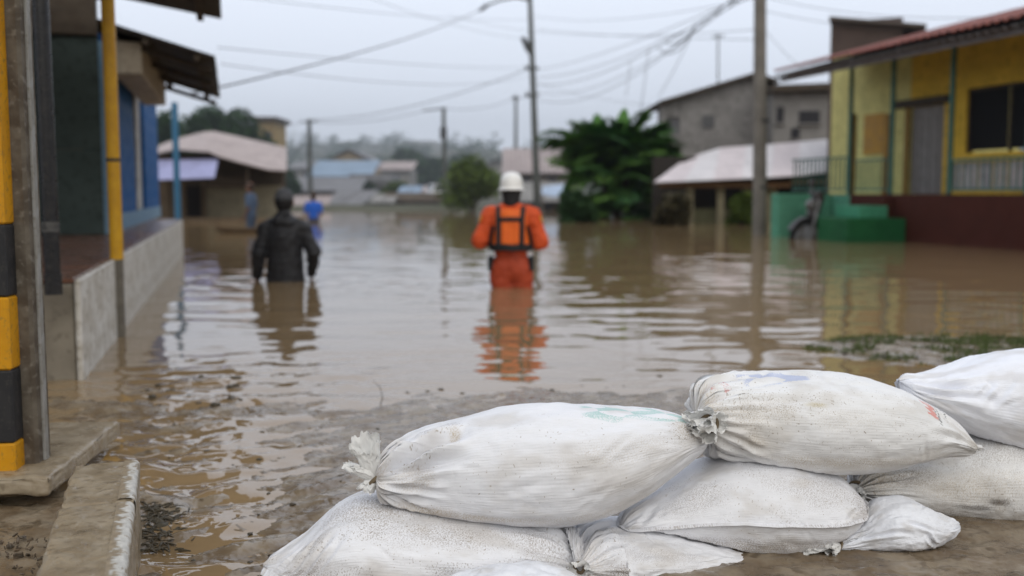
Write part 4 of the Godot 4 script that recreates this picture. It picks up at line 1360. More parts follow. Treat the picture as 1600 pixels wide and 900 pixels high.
func build_far_row() -> void:
	var brown := mottled("far_brown", Color(0.14, 0.115, 0.095), Color(0.19, 0.16, 0.135), Color(0.10, 0.08, 0.07), 6.0, 0.8, 1.0, 0.0, 131)
	var greyw := mottled("far_grey", Color(0.24, 0.235, 0.225), Color(0.30, 0.29, 0.28), Color(0.16, 0.155, 0.15), 6.0, 0.8, 1.0, 0.0, 132)
	var tan_ := mottled("far_tan", Color(0.27, 0.21, 0.13), Color(0.32, 0.25, 0.16), Color(0.20, 0.16, 0.11), 6.0, 0.8, 1.0, 0.0, 133)
	var blue_roof := mottled("far_blue_roof", Color(0.22, 0.30, 0.40), Color(0.27, 0.34, 0.43), Color(0.20, 0.24, 0.29), 8.0, 0.5, 0.8, 0.0, 134)
	var grey_roof := mottled("far_grey_roof", Color(0.18, 0.18, 0.195), Color(0.23, 0.23, 0.24), Color(0.13, 0.12, 0.12), 8.0, 0.5, 0.8, 0.0, 135)
	var pink_roof := mottled("far_pink_roof", Color(0.40, 0.34, 0.335), Color(0.34, 0.29, 0.28), Color(0.25, 0.20, 0.18), 8.0, 0.6, 0.9, 0.0, 136)
	far_house("gabled_house", "distant tan house with a broad low gable above a blue roof", "house", 496, 596, 259, 234, 100.0, 9.0, "gable", tan_, grey_roof, [[0.8, 0.72, 0.10, 0.14, "window"]])
	far_house("blue_roofed_house", "distant house with a pale blue sloping roof below the tan gable", "house", 488, 574, 274, 248, 88.0, 8.0, "slope", brown, blue_roof, [[0.35, 0.72, 0.10, 0.2, "window"], [0.75, 0.72, 0.10, 0.2, "window"]])
	far_house("pale_roofed_house", "distant small house with a pale pinkish roof beside the dark trees", "house", 596, 640, 264, 250, 94.0, 7.0, "slope", greyw, pink_roof, [[0.4, 0.7, 0.2, 0.2, "window"]])
	far_house("market_shed", "long grey-brown market shed behind the man in the blue shirt", "shed", 425, 552, 296, 276, 72.0, 6.0, "slope", brown, grey_roof, [[0.3, 0.4, 0.12, 0.5, "doorway"], [0.55, 0.4, 0.12, 0.5, "doorway"], [0.8, 0.4, 0.12, 0.5, "doorway"]])
	far_house("white_walled_house", "distant pale grey walled house between the blue roof and the trees", "house", 553, 606, 284, 272, 78.0, 6.0, "flat", greyw, grey_roof, [[0.35, 0.72, 0.16, 0.25, "window"], [0.75, 0.72, 0.16, 0.25, "window"]])
	far_house("market_stall", "dark open stall with a slanting slate-coloured roof at the far shore", "stall", 508, 566, 318, 297, 61.0, 4.0, "slope", plain(0.05, 0.045, 0.045, 0.9), grey_roof, [[0.5, 0.4, 0.6, 0.6, "opening"]], -0.2, -0.25)
	far_house("market_stall", "pale-topped open stall at the far shore next to the slanting roof", "stall", 583, 612, 314, 303, 60.0, 4.0, "slope", brown, greyw, [[0.5, 0.4, 0.6, 0.5, "opening"]])
	far_house("low_wall_shop", "long low reddish-brown shop row along the far shore", "shop", 612, 700, 314, 301, 62.0, 4.0, "flat", mottled("far_red", Color(0.16, 0.10, 0.085), Color(0.20, 0.14, 0.115), Color(0.11, 0.08, 0.07), 4.0, 0.8, 1.0, 0.0, 137), brown, [[0.2, 0.5, 0.12, 0.5, "doorway"], [0.5, 0.5, 0.12, 0.5, "doorway"], [0.8, 0.5, 0.12, 0.5, "doorway"]])
	far_house("market_stall", "low dark stall close behind the man in the black raincoat", "stall", 452, 506, 322, 306, 58.5, 3.0, "slope", brown, pink_roof, [[0.5, 0.4, 0.6, 0.5, "opening"]])
	far_house("shuttered_house", "brown house with a dull pink roof beside the tall street light pole", "house", 795, 905, 268, 226, 64.0, 8.0, "slope", brown, pink_roof, [[0.25, 0.75, 0.1, 0.2, "window"], [0.62, 0.6, 0.12, 0.5, "doorway"]])
	far_house("roadside_stall", "dim stall with a grey top behind the rescuer's helmet", "stall", 806, 880, 312, 284, 55.0, 3.5, "slope", mottled("dark_wood", Color.BLACK, Color.BLACK, Color.BLACK, 1, 0, 1), greyw, [[0.5, 0.4, 0.5, 0.5, "opening"]])
	far_house("hillside_house", "hazy pale house with a grey roof above the market shed", "house", 452, 486, 262, 250, 112.0, 8.0, "slope", greyw, grey_roof, [[0.3, 0.8, 0.14, 0.1, "window"], [0.7, 0.8, 0.14, 0.1, "window"]])
	far_house("hillside_house", "hazy brown house with a pink roof between the far trees", "house", 652, 690, 276, 264, 108.0, 8.0, "slope", tan_, pink_roof, [[0.3, 0.75, 0.14, 0.12, "window"], [0.7, 0.75, 0.14, 0.12, "window"]])
	far_house("hillside_house", "hazy gabled house above the bright bushy tree", "house", 752, 796, 262, 250, 104.0, 8.0, "gable", greyw, pink_roof, [[0.5, 0.8, 0.16, 0.1, "window"]])
	far_house("market_stall", "narrow grey stall with a blue roof by the long low shop row", "stall", 626, 652, 300, 290, 68.0, 4.0, "slope", greyw, blue_roof, [[0.5, 0.4, 0.5, 0.5, "opening"]])
	far_house("market_stall", "rusty brown stall behind the white car", "stall", 664, 706, 303, 290, 70.0, 4.0, "slope", brown, pink_roof, [[0.3, 0.4, 0.2, 0.5, "opening"], [0.7, 0.4, 0.2, 0.5, "opening"]])
	far_house("yard_wall", "low pale yard wall at the far shore beside the bright bushy tree", "wall", 706, 800, 326, 318, 60.0, 0.4, "flat", greyw, greyw, [])
	# blue tarpaulin on poles
	var t0 := at_d(846, 297, 50.0)
	var t := thing("tarpaulin", "small pale blue tarpaulin stretched on poles beside the leafy clump", "tarpaulin", Vector3(t0.x, BED, t0.z))
	var o := t.position
	part("sheet", slab_from([at_d(846, 303, 49.5) - o, at_d(866, 307, 49.5) - o, at_d(886, 301, 49.5) - o], [at_d(848, 291, 51.5) - o, at_d(866, 289, 51.5) - o, at_d(886, 287, 51.5) - o], 0.03), mottled("tarp_blue", Color(0.33, 0.42, 0.56), Color(0.40, 0.48, 0.60), Color(0.28, 0.34, 0.44), 1.5, 0.4, 0.7, 0.0, 138), t)
	for x in [848, 884]:
		var p := at_d(x, 302, 49.6) - o
		part("pole", tube([Vector3(p.x, 0, p.z), p], [0.04], 8), brown, t)
	# parked white car at the far shore
	car(at_d(692, 322, 66.0), 0.25)

func car(p: Vector3, turn: float) -> void:
	var t := thing("parked_car", "small white car parked at the far shore beside a utility pole", "car", Vector3(p.x, 0.05, p.z), turn)
	var white := plain(0.72, 0.73, 0.74, 0.25)
	var glass := plain(0.03, 0.035, 0.04, 0.1)
	var prof := [Vector2(-1.0, 0.32), Vector2(1.0, 0.32), Vector2(1.02, 0.75), Vector2(0.9, 0.92), Vector2(-0.9, 0.92), Vector2(-1.02, 0.75)]
	part("body", prism(prof, -1.9, 1.9), white, t)
	part("cabin", prism([Vector2(-0.85, 0.92), Vector2(0.85, 0.92), Vector2(0.68, 1.42), Vector2(-0.68, 1.42)], -1.2, 0.7), white, t)
	part("windscreen", prism([Vector2(-0.74, 0.97), Vector2(0.74, 0.97), Vector2(0.60, 1.36), Vector2(-0.60, 1.36)], 0.7, 0.715), glass, t)
	for s in [-1.0, 1.0]:
		for z in [-1.2, 1.2]:
			part("wheel", tube([Vector3(s * 0.82, 0.3, z), Vector3(s * 1.0, 0.3, z)], [0.31], 14), plain(0.02, 0.02, 0.02, 0.8), t)
		part("headlight", box(Vector3(0.34, 0.16, 0.04), 0.02), plain(0.7, 0.7, 0.7, 0.2), t, Vector3(s * 0.68, 0.68, 1.905))
		part("side_window", box(Vector3(0.03, 0.34, 1.5), 0.01), glass, t, Vector3(s * 0.775, 1.15, -0.25))

func build_right_side() -> void:
	var q := on_y(1415, 378, 0.0)
	var house := thing("yellow_house", "yellow house with a veranda, dark window and red tin roof", "house", Vector3(q.x, 0, q.z), STREET_TURN)
	var maroon := mottled("maroon_base", Color(0.050, 0.015, 0.010), Color(0.062, 0.019, 0.013), Color(0.04, 0.014, 0.010), 2.0, 0.5, 0.85, 0.1, 141)
	var yellow := mottled("yellow_wall", Color(0.68, 0.45, 0.06), Color(0.61, 0.40, 0.055), Color(0.42, 0.29, 0.07), 2.4, 0.6, 0.9, 0.1, 142)
	var pale := mottled("pale_yellow_wall", Color(0.64, 0.58, 0.22), Color(0.58, 0.54, 0.24), Color(0.40, 0.36, 0.16), 1.8, 0.6, 0.9, 0.1, 143)
	var trim := mottled("green_trim", Color(0.045, 0.12, 0.095), Color(0.06, 0.15, 0.12), Color(0.04, 0.08, 0.065), 1.0, 0.5, 0.8, 0.0, 144)
	var ochre := mottled("ochre_trim", Color(0.30, 0.165, 0.025), Color(0.26, 0.14, 0.022), Color(0.20, 0.12, 0.03), 1.0, 0.5, 0.8, 0.0, 145)
	var glass := plain(0.008, 0.008, 0.009, 0.55)
	glass.metallic_specular = 0.2
	var dark := mottled("dark_wood", Color.BLACK, Color.BLACK, Color.BLACK, 1, 0, 1)
	span("base", Vector3(0, BED - 0.2, -1.93), Vector3(7.5, 0.92, 9.0), maroon, house, 0.01)
	var wx := 1.25                                     # the wall stands back behind the veranda
	var zl := on_wall(house, 1297, 250, wx).z
	var eave_y := 3.62
	# wall pieces round the window and the door
	var w0 := on_wall(house, 1510, 180, wx)
	var wtop := on_wall(house, 1560, 132, wx).y
	var wbot := on_wall(house, 1560, 237, wx).y
	var w1z := w0.z + 2.2
	var dz0 := on_wall(house, 1476, 240, wx).z
	var dz1 := on_wall(house, 1420, 240, wx).z
	var dtop := on_wall(house, 1448, 165, wx).y
	span("wall", Vector3(wx, 0.922, w1z), Vector3(wx + 0.2, eave_y + 0.5, 9.0), yellow, house)
	span("wall", Vector3(wx, 0.922, w0.z), Vector3(wx + 0.2, wbot, w1z), yellow, house)
	span("wall", Vector3(wx, wtop, w0.z), Vector3(wx + 0.2, eave_y + 0.5, w1z), yellow, house)
	span("wall", Vector3(wx, 0.922, dz0), Vector3(wx + 0.2, eave_y + 0.5, w0.z), yellow, house)
	span("wall", Vector3(wx, dtop, dz1), Vector3(wx + 0.2, eave_y + 0.5, dz0), yellow, house)
	span("wall", Vector3(wx, 0.922, zl), Vector3(wx + 0.2, eave_y + 0.5, dz1), pale, house)
	span("end_wall", Vector3(wx + 0.2, 0.922, zl), Vector3(6.5, eave_y + 0.3, zl + 0.2), pale, house)
	# window: frame, two panes, mullion, sill
	for k in 2:
		var za := lerpf(w0.z, w1z, k * 0.5) + 0.05
		var zb := lerpf(w0.z, w1z, k * 0.5 + 0.5) - 0.05
		span("window_pane", Vector3(wx + 0.07, wbot + 0.05, za), Vector3(wx + 0.09, wtop - 0.05, zb), glass, house)
		span("window_frame", Vector3(wx + 0.05, wbot, za - 0.05), Vector3(wx + 0.12, wtop, za), dark, house)
	span("window_frame", Vector3(wx + 0.05, wtop - 0.05, w0.z), Vector3(wx + 0.069, wtop - 0.002, w1z), dark, house)
	span("window_sill", Vector3(wx - 0.10, wbot - 0.10, w0.z - 0.1), Vector3(wx - 0.002, wbot - 0.01, w1z + 0.1), yellow, house)
	# door: two pale leaves in an ochre frame under a dark lintel board
	var leaf := mottled("grey_door", Color(0.26, 0.245, 0.235), Color(0.21, 0.195, 0.185), Color(0.16, 0.14, 0.13), 0.8, 0.5, 0.8, 0.05, 146)
	for k in 4:
		span("door_board", Vector3(wx + 0.06, 0.93, lerpf(dz1, dz0, k / 4.0) + 0.006), Vector3(wx + 0.11, dtop, lerpf(dz1, dz0, (k + 1) / 4.0) - 0.006), leaf, house, 0.006)
	span("door_frame", Vector3(wx - 0.04, 0.925, dz0), Vector3(wx - 0.002, dtop, dz0 + 0.10), yellow, house)
	span("door_frame", Vector3(wx - 0.04, 0.925, dz1 - 0.12), Vector3(wx - 0.002, dtop, dz1), ochre, house)
	span("door_lintel", Vector3(wx - 0.10, dtop, dz1 - 0.5), Vector3(wx - 0.003, dtop + 0.16, dz0 + 0.12), dark, house)
	# framed picture on the wall
	var pa := on_wall(house, 1352, 180, wx)
	var pb := on_wall(house, 1381, 240, wx)
	span("picture", Vector3(wx - 0.03, pb.y, pa.z), Vector3(wx - 0.003, pa.y, pb.z), mottled("picture_print", Color(0.50, 0.26, 0.02), Color(0.42, 0.22, 0.03), Color(0.12, 0.06, 0.05), 0.9, 0.4, 0.7, 0.0, 147, 0.006), house)
	# veranda posts: slim green steel, and stout ochre gate posts
	for px in [1327, 1392, 1484]:
		var z := on_wall(house, px, 250, 0.08).z
		span("veranda_post", Vector3(0.05, 0.922, z - 0.04), Vector3(0.12, eave_y, z + 0.04), trim, house, 0.006)
	var zp := on_wall(house, 1606, 250, 0.08).z
	span("veranda_post", Vector3(0.05, 0.922, zp - 0.04), Vector3(0.12, eave_y, zp + 0.04), trim, house, 0.006)
	for px in [1333, 1388]:
		var a := on_wall(house, px, 178, 0.3)
		span("gate_post", Vector3(0.24, 0.922, a.z - 0.07), Vector3(0.36, a.y, a.z + 0.07), ochre, house, 0.008)
	# railings, bar by bar
	var rails := [[1484, 1606, 248], [1336, 1386, 250], [1238, 1326, 248]]
	for r in rails:
		var za := on_wall(house, r[0], 270, 0.08).z
		var zb := on_wall(house, r[1], 270, 0.08).z
		var top := on_wall(house, (r[0] + r[1]) / 2.0, r[2], 0.08).y
		for y in [top, 1.02]:
			span("rail", Vector3(0.06, y - 0.02, za), Vector3(0.10, y + 0.02, zb), trim, house)
		var n := int((zb - za) / 0.16)
		for k in n:
			var z := lerpf(za, zb, (k + 0.5) / n)
			span("railing_bar", Vector3(0.07, 1.041, z - 0.012), Vector3(0.094, top - 0.021, z + 0.012), trim, house)
	# printed cloths hung behind the railing
	var cz0 := on_wall(house, 1486, 270, 0.16).z
	var cz1 := on_wall(house, 1600, 270, 0.16).z
	for k in 5:
		span("hanging_cloth", Vector3(0.15, 0.99, lerpf(cz0, cz1, k / 5.0) + 0.02), Vector3(0.17, 1.50, lerpf(cz0, cz1, (k + 1) / 5.0) - 0.02), mottled("cloth%d" % (k % 3), [Color(0.38, 0.34, 0.34), Color(0.40, 0.37, 0.38), Color(0.34, 0.30, 0.31)][k % 3], Color(0.45, 0.42, 0.43), [Color(0.45, 0.25, 0.06), Color(0.42, 0.16, 0.12), Color(0.20, 0.20, 0.30)][k % 3], 0.9, 0.8, 1.0, 0.0, 150 + k % 3, 0.01), house)
	# roof
	var red := mottled("red_tin", Color(0.16, 0.045, 0.03), Color(0.20, 0.06, 0.04), Color(0.12, 0.05, 0.035), 2.0, 0.4, 0.7, 0.0, 148)
	var rust := mottled("grey_tin_edge", Color(0.12, 0.105, 0.10), Color(0.09, 0.07, 0.062), Color(0.17, 0.16, 0.16), 0.8, 0.5, 0.8, 0.0, 149)
	var ef := to_frame(house, at_d(1211, 120, 23.3))
	var en := to_frame(house, at_d(1600, 42, 16.0))
	var ex := (ef.x + en.x) / 2
	var ey := (ef.y + en.y) / 2
	var rise := Vector3(5.2, 1.35, 0)
	roof_sheets(house, Vector3(ex, ey + 0.02, ef.z), Vector3(ex, ey + 0.02, 9.5), rise, 9, [rust, rust, mottled("tin_underside", Color(0.09, 0.08, 0.075), Color(0.115, 0.105, 0.10), Color(0.07, 0.055, 0.048), 0.8, 0.5, 0.8, 0.0, 151)], 0.20, 0.03)
	roof_sheets(house, Vector3(ex + 0.02, ey + 0.16, ef.z - 0.05), Vector3(ex + 0.02, ey + 0.16, 9.5), rise, 9, [red], 0.20, 0.025)
	span("fascia", Vector3(ex + 0.10, ey - 0.10, ef.z + 0.1), Vector3(ex + 0.13, ey + 0.0, 9.3), rust, house)
	for k in 9:
		var z := ef.z + 0.4 + k * 1.5
		part("rafter", tube([Vector3(ex + 0.15, ey - 0.05, z), Vector3(ex + 3.0, ey + 0.69, z)], [0.04], 6), dark, house)
	span("veranda_beam", Vector3(0.03, eave_y, zl), Vector3(0.14, eave_y + 0.14, 9.0), dark, house)
	# steps and green flank
	var st := thing("green_steps", "green painted concrete steps up to the yellow house veranda", "steps", house.position, STREET_TURN)
	var g1 := mottled("green_paint", Color(0.014, 0.082, 0.030), Color(0.018, 0.10, 0.038), Color(0.014, 0.055, 0.026), 1.6, 0.35, 0.7, 0.05, 152)
	var g2 := mottled("light_green_paint", Color(0.05, 0.23, 0.13), Color(0.07, 0.26, 0.16), Color(0.05, 0.16, 0.10), 1.6, 0.45, 0.8, 0.05, 153)
	var g3 := mottled("mint_paint", Color(0.075, 0.24, 0.155), Color(0.10, 0.28, 0.19), Color(0.08, 0.18, 0.13), 1.6, 0.45, 0.8, 0.05, 154)
	span("step", Vector3(-1.30, BED - 0.2, -1.05), Vector3(-0.003, 0.46, 0.0), g1, st, 0.015)
	span("step", Vector3(-0.86, 0.462, -1.10), Vector3(-0.22, 0.70, -0.28), g2, st, 0.012)
	span("step", Vector3(-0.218, 0.463, -1.12), Vector3(-0.004, 0.86, -0.40), maroon, st, 0.012)
	var fa := to_frame(st, on_y(1238, 372, 0.0))
	span("flank_wall", Vector3(-1.28, BED - 0.2, -2.95), Vector3(-0.004, 0.93, -2.62), g3, st, 0.012)
	span("platform", Vector3(0.0, BED - 0.2, -4.2), Vector3(3.0, 0.90, -1.935), g3, st, 0.012)
	# dark upper storey behind
	var ua := at_d(1301, 30, 30.0)
	var ub := at_d(1404, 120, 30.0)
	var up := thing("roof_room", "dark brown boarded rooftop room behind the yellow house", "building", Vector3((ua.x + ub.x) / 2, 0, ua.z), -0.34)
	var boards := mottled("rust_boards", Color(0.075, 0.055, 0.05), Color(0.10, 0.075, 0.066), Color(0.06, 0.045, 0.04), 2.0, 0.7, 0.95, 0.0, 155)
	part("wall", box(Vector3(ub.x - ua.x, ua.y, 4.0)), boards, up, Vector3(0, ua.y / 2, -2.0))
	part("roof", prism([Vector2(-1.02, ua.y + 0.01), Vector2(1.6, ua.y - 0.34), Vector2(1.6, ua.y - 0.26), Vector2(-1.02, ua.y + 0.1)], 0.3, -4.2), rust, up)
	part("lower_wall", box(Vector3(2.0, ua.y - 0.5, 3.6)), boards, up, Vector3(2.0, (ua.y - 0.5) / 2, -2.2))

	# grey block house behind
	var block := mottled("bare_block", Color(0.21, 0.20, 0.195), Color(0.26, 0.25, 0.245), Color(0.15, 0.14, 0.135), 3.0, 0.8, 1.0, 0.0, 156)
	var d := 40.0
	var o := at_d(1110, 300, d)
	var bh := thing("block_house", "unpainted grey block house with a slanting dark roof edge", "house", Vector3(o.x, 0, o.z), 0.0)
	var L := func(px: float, py: float) -> Vector2:
		var p := at_d(px, py, d)
		return Vector2(p.x - o.x, p.y)
	var cut := [L.call(1062, 150), L.call(1062, 340), L.call(1190, 340), L.call(1190, 122), L.call(1176, 120)]
	part("wall", prism(cut, 0.0, -6.0), block, bh)
	part("wall", prism([L.call(1036, 210), L.call(1036, 232), L.call(1061, 232), L.call(1061, 210)], 0.0, -0.3), block, bh)
	part("wall", prism([L.call(1036, 168), L.call(1036, 182), L.call(1061, 182), L.call(1061, 152)], 0.0, -0.3), block, bh)
	part("pillar", prism([L.call(1033, 166), L.call(1033, 234), L.call(1040, 234), L.call(1040, 164)], 0.1, -0.35), block, bh)
	part("floor_slab", prism([L.call(1030, 233), L.call(1030, 246), L.call(1062, 246), L.call(1062, 233)], 0.1, -6.0), mottled("brick_red", Color(0.13, 0.075, 0.06), Color(0.16, 0.10, 0.08), Color(0.10, 0.07, 0.06), 1.5, 0.8, 1.0, 0.0, 157), bh)
	part("ground_floor", prism([L.call(1034, 246), L.call(1034, 345), L.call(1062, 345), L.call(1062, 246)], -0.1, -6.0), boards, bh)
	part("roof", prism([L.call(1028, 164), L.call(1178, 119), L.call(1178, 114), L.call(1028, 159)], 0.5, -6.3), dark, bh)
	part("roof", prism([L.call(1178, 119), L.call(1212, 132), L.call(1212, 127), L.call(1178, 114)], 0.5, -6.3), dark, bh)
	for w in [[1098, 180, 1116, 200]]:
		var a: Vector2 = L.call(w[0], w[1])
		var b: Vector2 = L.call(w[2], w[3])
		span("window", Vector3(a.x, b.y, 0.0), Vector3(b.x, a.y, 0.04), plain(0.10, 0.10, 0.105, 0.5), bh)
	var bh2 := thing("block_annex", "grey rendered annex with small dark windows beside the utility pole", "house", Vector3(o.x, 0, o.z + 1.5), 0.0)
	var plaster := mottled("grey_plaster", Color(0.27, 0.26, 0.25), Color(0.22, 0.21, 0.20), Color(0.33, 0.32, 0.31), 3.0, 0.8, 1.0, 0.0, 158)
	d = 38.5
	part("wall", prism([L.call(1192, 150), L.call(1192, 340), L.call(1312, 340), L.call(1312, 150)], 0.0, -4.0), plaster, bh2)
	part("roof", prism([L.call(1186, 151), L.call(1318, 146), L.call(1318, 136), L.call(1186, 141)], 0.5, -4.3), dark, bh2)
	for w in [[1198, 172, 1208, 196], [1232, 178, 1262, 197], [1220, 204, 1232, 220], [1288, 170, 1300, 198]]:
		var a: Vector2 = L.call(w[0], w[1])
		var b: Vector2 = L.call(w[2], w[3])
		var f := span("window", Vector3(a.x, b.y, 0.0), Vector3(b.x, a.y, 0.05), plain(0.035, 0.035, 0.04, 0.3), bh2)
		part("sill", box(Vector3(b.x - a.x + 0.1, 0.06, 0.12)), plaster, f, Vector3(0, (b.y - a.y) / 2 - 0.031, 0.04))
	# open shed with the pale pink roof
	var so := on_y(1150, 349, 0.0)
	var sh := thing("open_shed", "open-fronted shed with a pale pink and white tin roof behind the concrete pole", "shed", Vector3(so.x, 0, so.z), 0.0)
	var zs := -so.z
	var p1 := mottled("shed_pink", Color(0.57, 0.51, 0.52), Color(0.60, 0.54, 0.55), Color(0.46, 0.38, 0.38), 2.5, 0.5, 0.8, 0.0, 159)
	var p2 := mottled("shed_white", Color(0.64, 0.62, 0.63), Color(0.58, 0.55, 0.56), Color(0.50, 0.43, 0.43), 2.5, 0.5, 0.8, 0.0, 160)
	var fr := [[1022, 284], [1070, 282], [1115, 280], [1160, 278], [1205, 276], [1250, 273], [1310, 266]]
	var bk := [[1068, 250], [1095, 240], [1125, 231], [1165, 228], [1210, 225], [1250, 221], [1310, 216]]
	for k in 6:
		part("roof_sheet", slab_from([at_d(fr[k][0], fr[k][1], zs - 1.0) - sh.position, at_d(fr[k + 1][0], fr[k + 1][1], zs - 1.0) - sh.position], [at_d(bk[k][0], bk[k][1], zs + 3.6) - sh.position, at_d(bk[k + 1][0], bk[k + 1][1], zs + 3.6) - sh.position], 0.05), [p1, p2][k % 2], sh)
	var rect := func(called: String, x0: float, y0: float, x1: float, y1: float, dd: float, th: float, m: Material) -> void:
		var a := at_d(x0, y0, dd) - sh.position
		var b := at_d(x1, y1, dd) - sh.position
		b.z = a.z - th
		span(called, a.min(b), a.max(b), m, sh)
	var beam := mottled("shed_beam", Color(0.19, 0.11, 0.055), Color(0.15, 0.085, 0.045), Color(0.11, 0.07, 0.04), 1.5, 0.7, 0.95, 0.0, 161)
	var stout := mottled("shed_post", Color(0.30, 0.27, 0.18), Color(0.24, 0.21, 0.14), Color(0.18, 0.16, 0.11), 1.5, 0.7, 0.95, 0.0, 162)
	rect.call("fascia", 1030, 285, 1235, 293, zs - 0.7, 0.1, beam)
	rect.call("fascia", 1236, 280, 1310, 288, zs - 0.7, 0.1, beam)
	for x in [1074, 1122, 1162, 1196, 1204]:
		rect.call("post", x, 290, x + 9, 362, zs - 0.4, 0.18, stout)
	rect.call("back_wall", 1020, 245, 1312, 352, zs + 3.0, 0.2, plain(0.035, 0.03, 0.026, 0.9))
	rect.call("low_wall", 1084, 326, 1310, 362, zs + 0.2, 0.16, mottled("mossy_wall", Color(0.12, 0.125, 0.07), Color(0.16, 0.15, 0.09), Color(0.08, 0.09, 0.045), 1.5, 0.8, 1.0, 0.0, 163))

# ------------------------------------------------------------------ people
func joined(list: Array) -> ArrayMesh:
	var v := PackedVector3Array()
	var n := PackedVector3Array()
	var idx := PackedInt32Array()
	for m in list:
		var a: Array = m.surface_get_arrays(0)
		var base := v.size()
		v.append_array(a[Mesh.ARRAY_VERTEX])
		n.append_array(a[Mesh.ARRAY_NORMAL])
		for i in a[Mesh.ARRAY_INDEX]:
			idx.append(i + base)
	var arr := []
	arr.resize(Mesh.ARRAY_MAX)
	arr[Mesh.ARRAY_VERTEX] = v
	arr[Mesh.ARRAY_NORMAL] = n
	arr[Mesh.ARRAY_INDEX] = idx
	var out := ArrayMesh.new()
	out.add_surface_from_arrays(Mesh.PRIMITIVE_TRIANGLES, arr)
	return out

# palm, four fingers of different lengths and a thumb leaving the side of the palm
func hand_bones(wrist: Vector3, down: Vector3, palm_side: Vector3) -> Array:
	var D := down.normalized()
	var S := palm_side.normalized()               # towards the thumb
	var N := D.cross(S).normalized()
	var b := [[wrist, wrist + D * 0.075 + S * 0.018, 0.026, 0.016, 1.0], [wrist, wrist + D * 0.075 - S * 0.022, 0.026, 0.016, 1.0]]
	var lens := [0.066, 0.076, 0.070, 0.054]
	for k in 4:
		var r := wrist + D * 0.078 + S * (0.026 - 0.0185 * k)
		var kn: Vector3 = r + D * lens[k] * 0.5 + N * 0.006
		b.append([r, kn, 0.0092, 0.0085])
		b.append([kn, kn + D * lens[k] * 0.42 + N * 0.018, 0.0085, 0.0075])
	var t0 := wrist + D * 0.025 + S * 0.024
	var t1 := t0 + D * 0.030 + S * 0.024
	b.append([t0, t1, 0.012, 0.010])
	b.append([t1, t1 + D * 0.030 + S * 0.006 + N * 0.01, 0.010, 0.008])
	return b

# joints are given in metres from the feet; the person looks along -z
func body_mesh(j: Dictionary, cell: float) -> ArrayMesh:
	var s := [[j.pelvis, j.chest, 0.125, 0.14, 0.72], [j.chest, j.neck, 0.12, 0.06, 0.8], [j.neck, j.head, 0.055, 0.06], [j.head, j.head + Vector3(0, 0.07, 0.01), 0.085, 0.088, 1.12],
		[j.head + Vector3(0, -0.07, -0.04), j.head + Vector3(0, -0.01, -0.05), 0.045, 0.06], [j.head + Vector3(0, -0.02, -0.10), j.head + Vector3(0, 0.02, -0.098), 0.016, 0.010]]
	for k in 2:
		var sg := -1.0 if k == 0 else 1.0
		s.append([j.head + Vector3(sg * 0.085, -0.015, 0.0), j.head + Vector3(sg * 0.09, 0.025, 0.012), 0.018, 0.020])
		s.append([j.shoulder[k], j.elbow[k], 0.052, 0.04])
		s.append([j.chest + Vector3(sg * 0.04, 0.04, 0), j.shoulder[k], 0.08, 0.06, 0.85])
		s.append([j.elbow[k], j.wrist[k], 0.04, 0.026])
		s.append([j.hip[k], j.knee[k], 0.085, 0.058])
		s.append([j.knee[k], j.ankle[k], 0.058, 0.04])
		s.append([j.ankle[k] + Vector3(0, -0.03, 0.03), j.ankle[k] + Vector3(0, -0.045, -0.16), 0.04, 0.035])
	var list := [flesh(s, 0.03, cell)]
	for k in 2:
		var dir: Vector3 = j.wrist[k] - j.elbow[k]
		list.append(flesh(hand_bones(j.wrist[k] + dir.normalized() * 0.01, dir, Vector3(0.25 if k == 0 else -0.25, 0, -1)), 0.006, 0.0065 if cell < 0.025 else 0.012))
	return joined(list)

func pair(v: Vector3) -> Array:
	return [Vector3(-v.x, v.y, v.z), v]

func ribbon(pts: Array, width: Vector3, thick: float) -> Mesh:
	# a flat strap following points; width = half-width vector
	var v := PackedVector3Array()
	for i in pts.size():
		var t: Vector3 = (pts[mini(i + 1, pts.size() - 1)] - pts[maxi(0, i - 1)]).normalized()
		var n := t.cross(width).normalized() * thick
		v.append_array([pts[i] - width + n, pts[i] + width + n, pts[i] + width - n, pts[i] - width - n])
	return grid(v, pts.size(), 4, true)

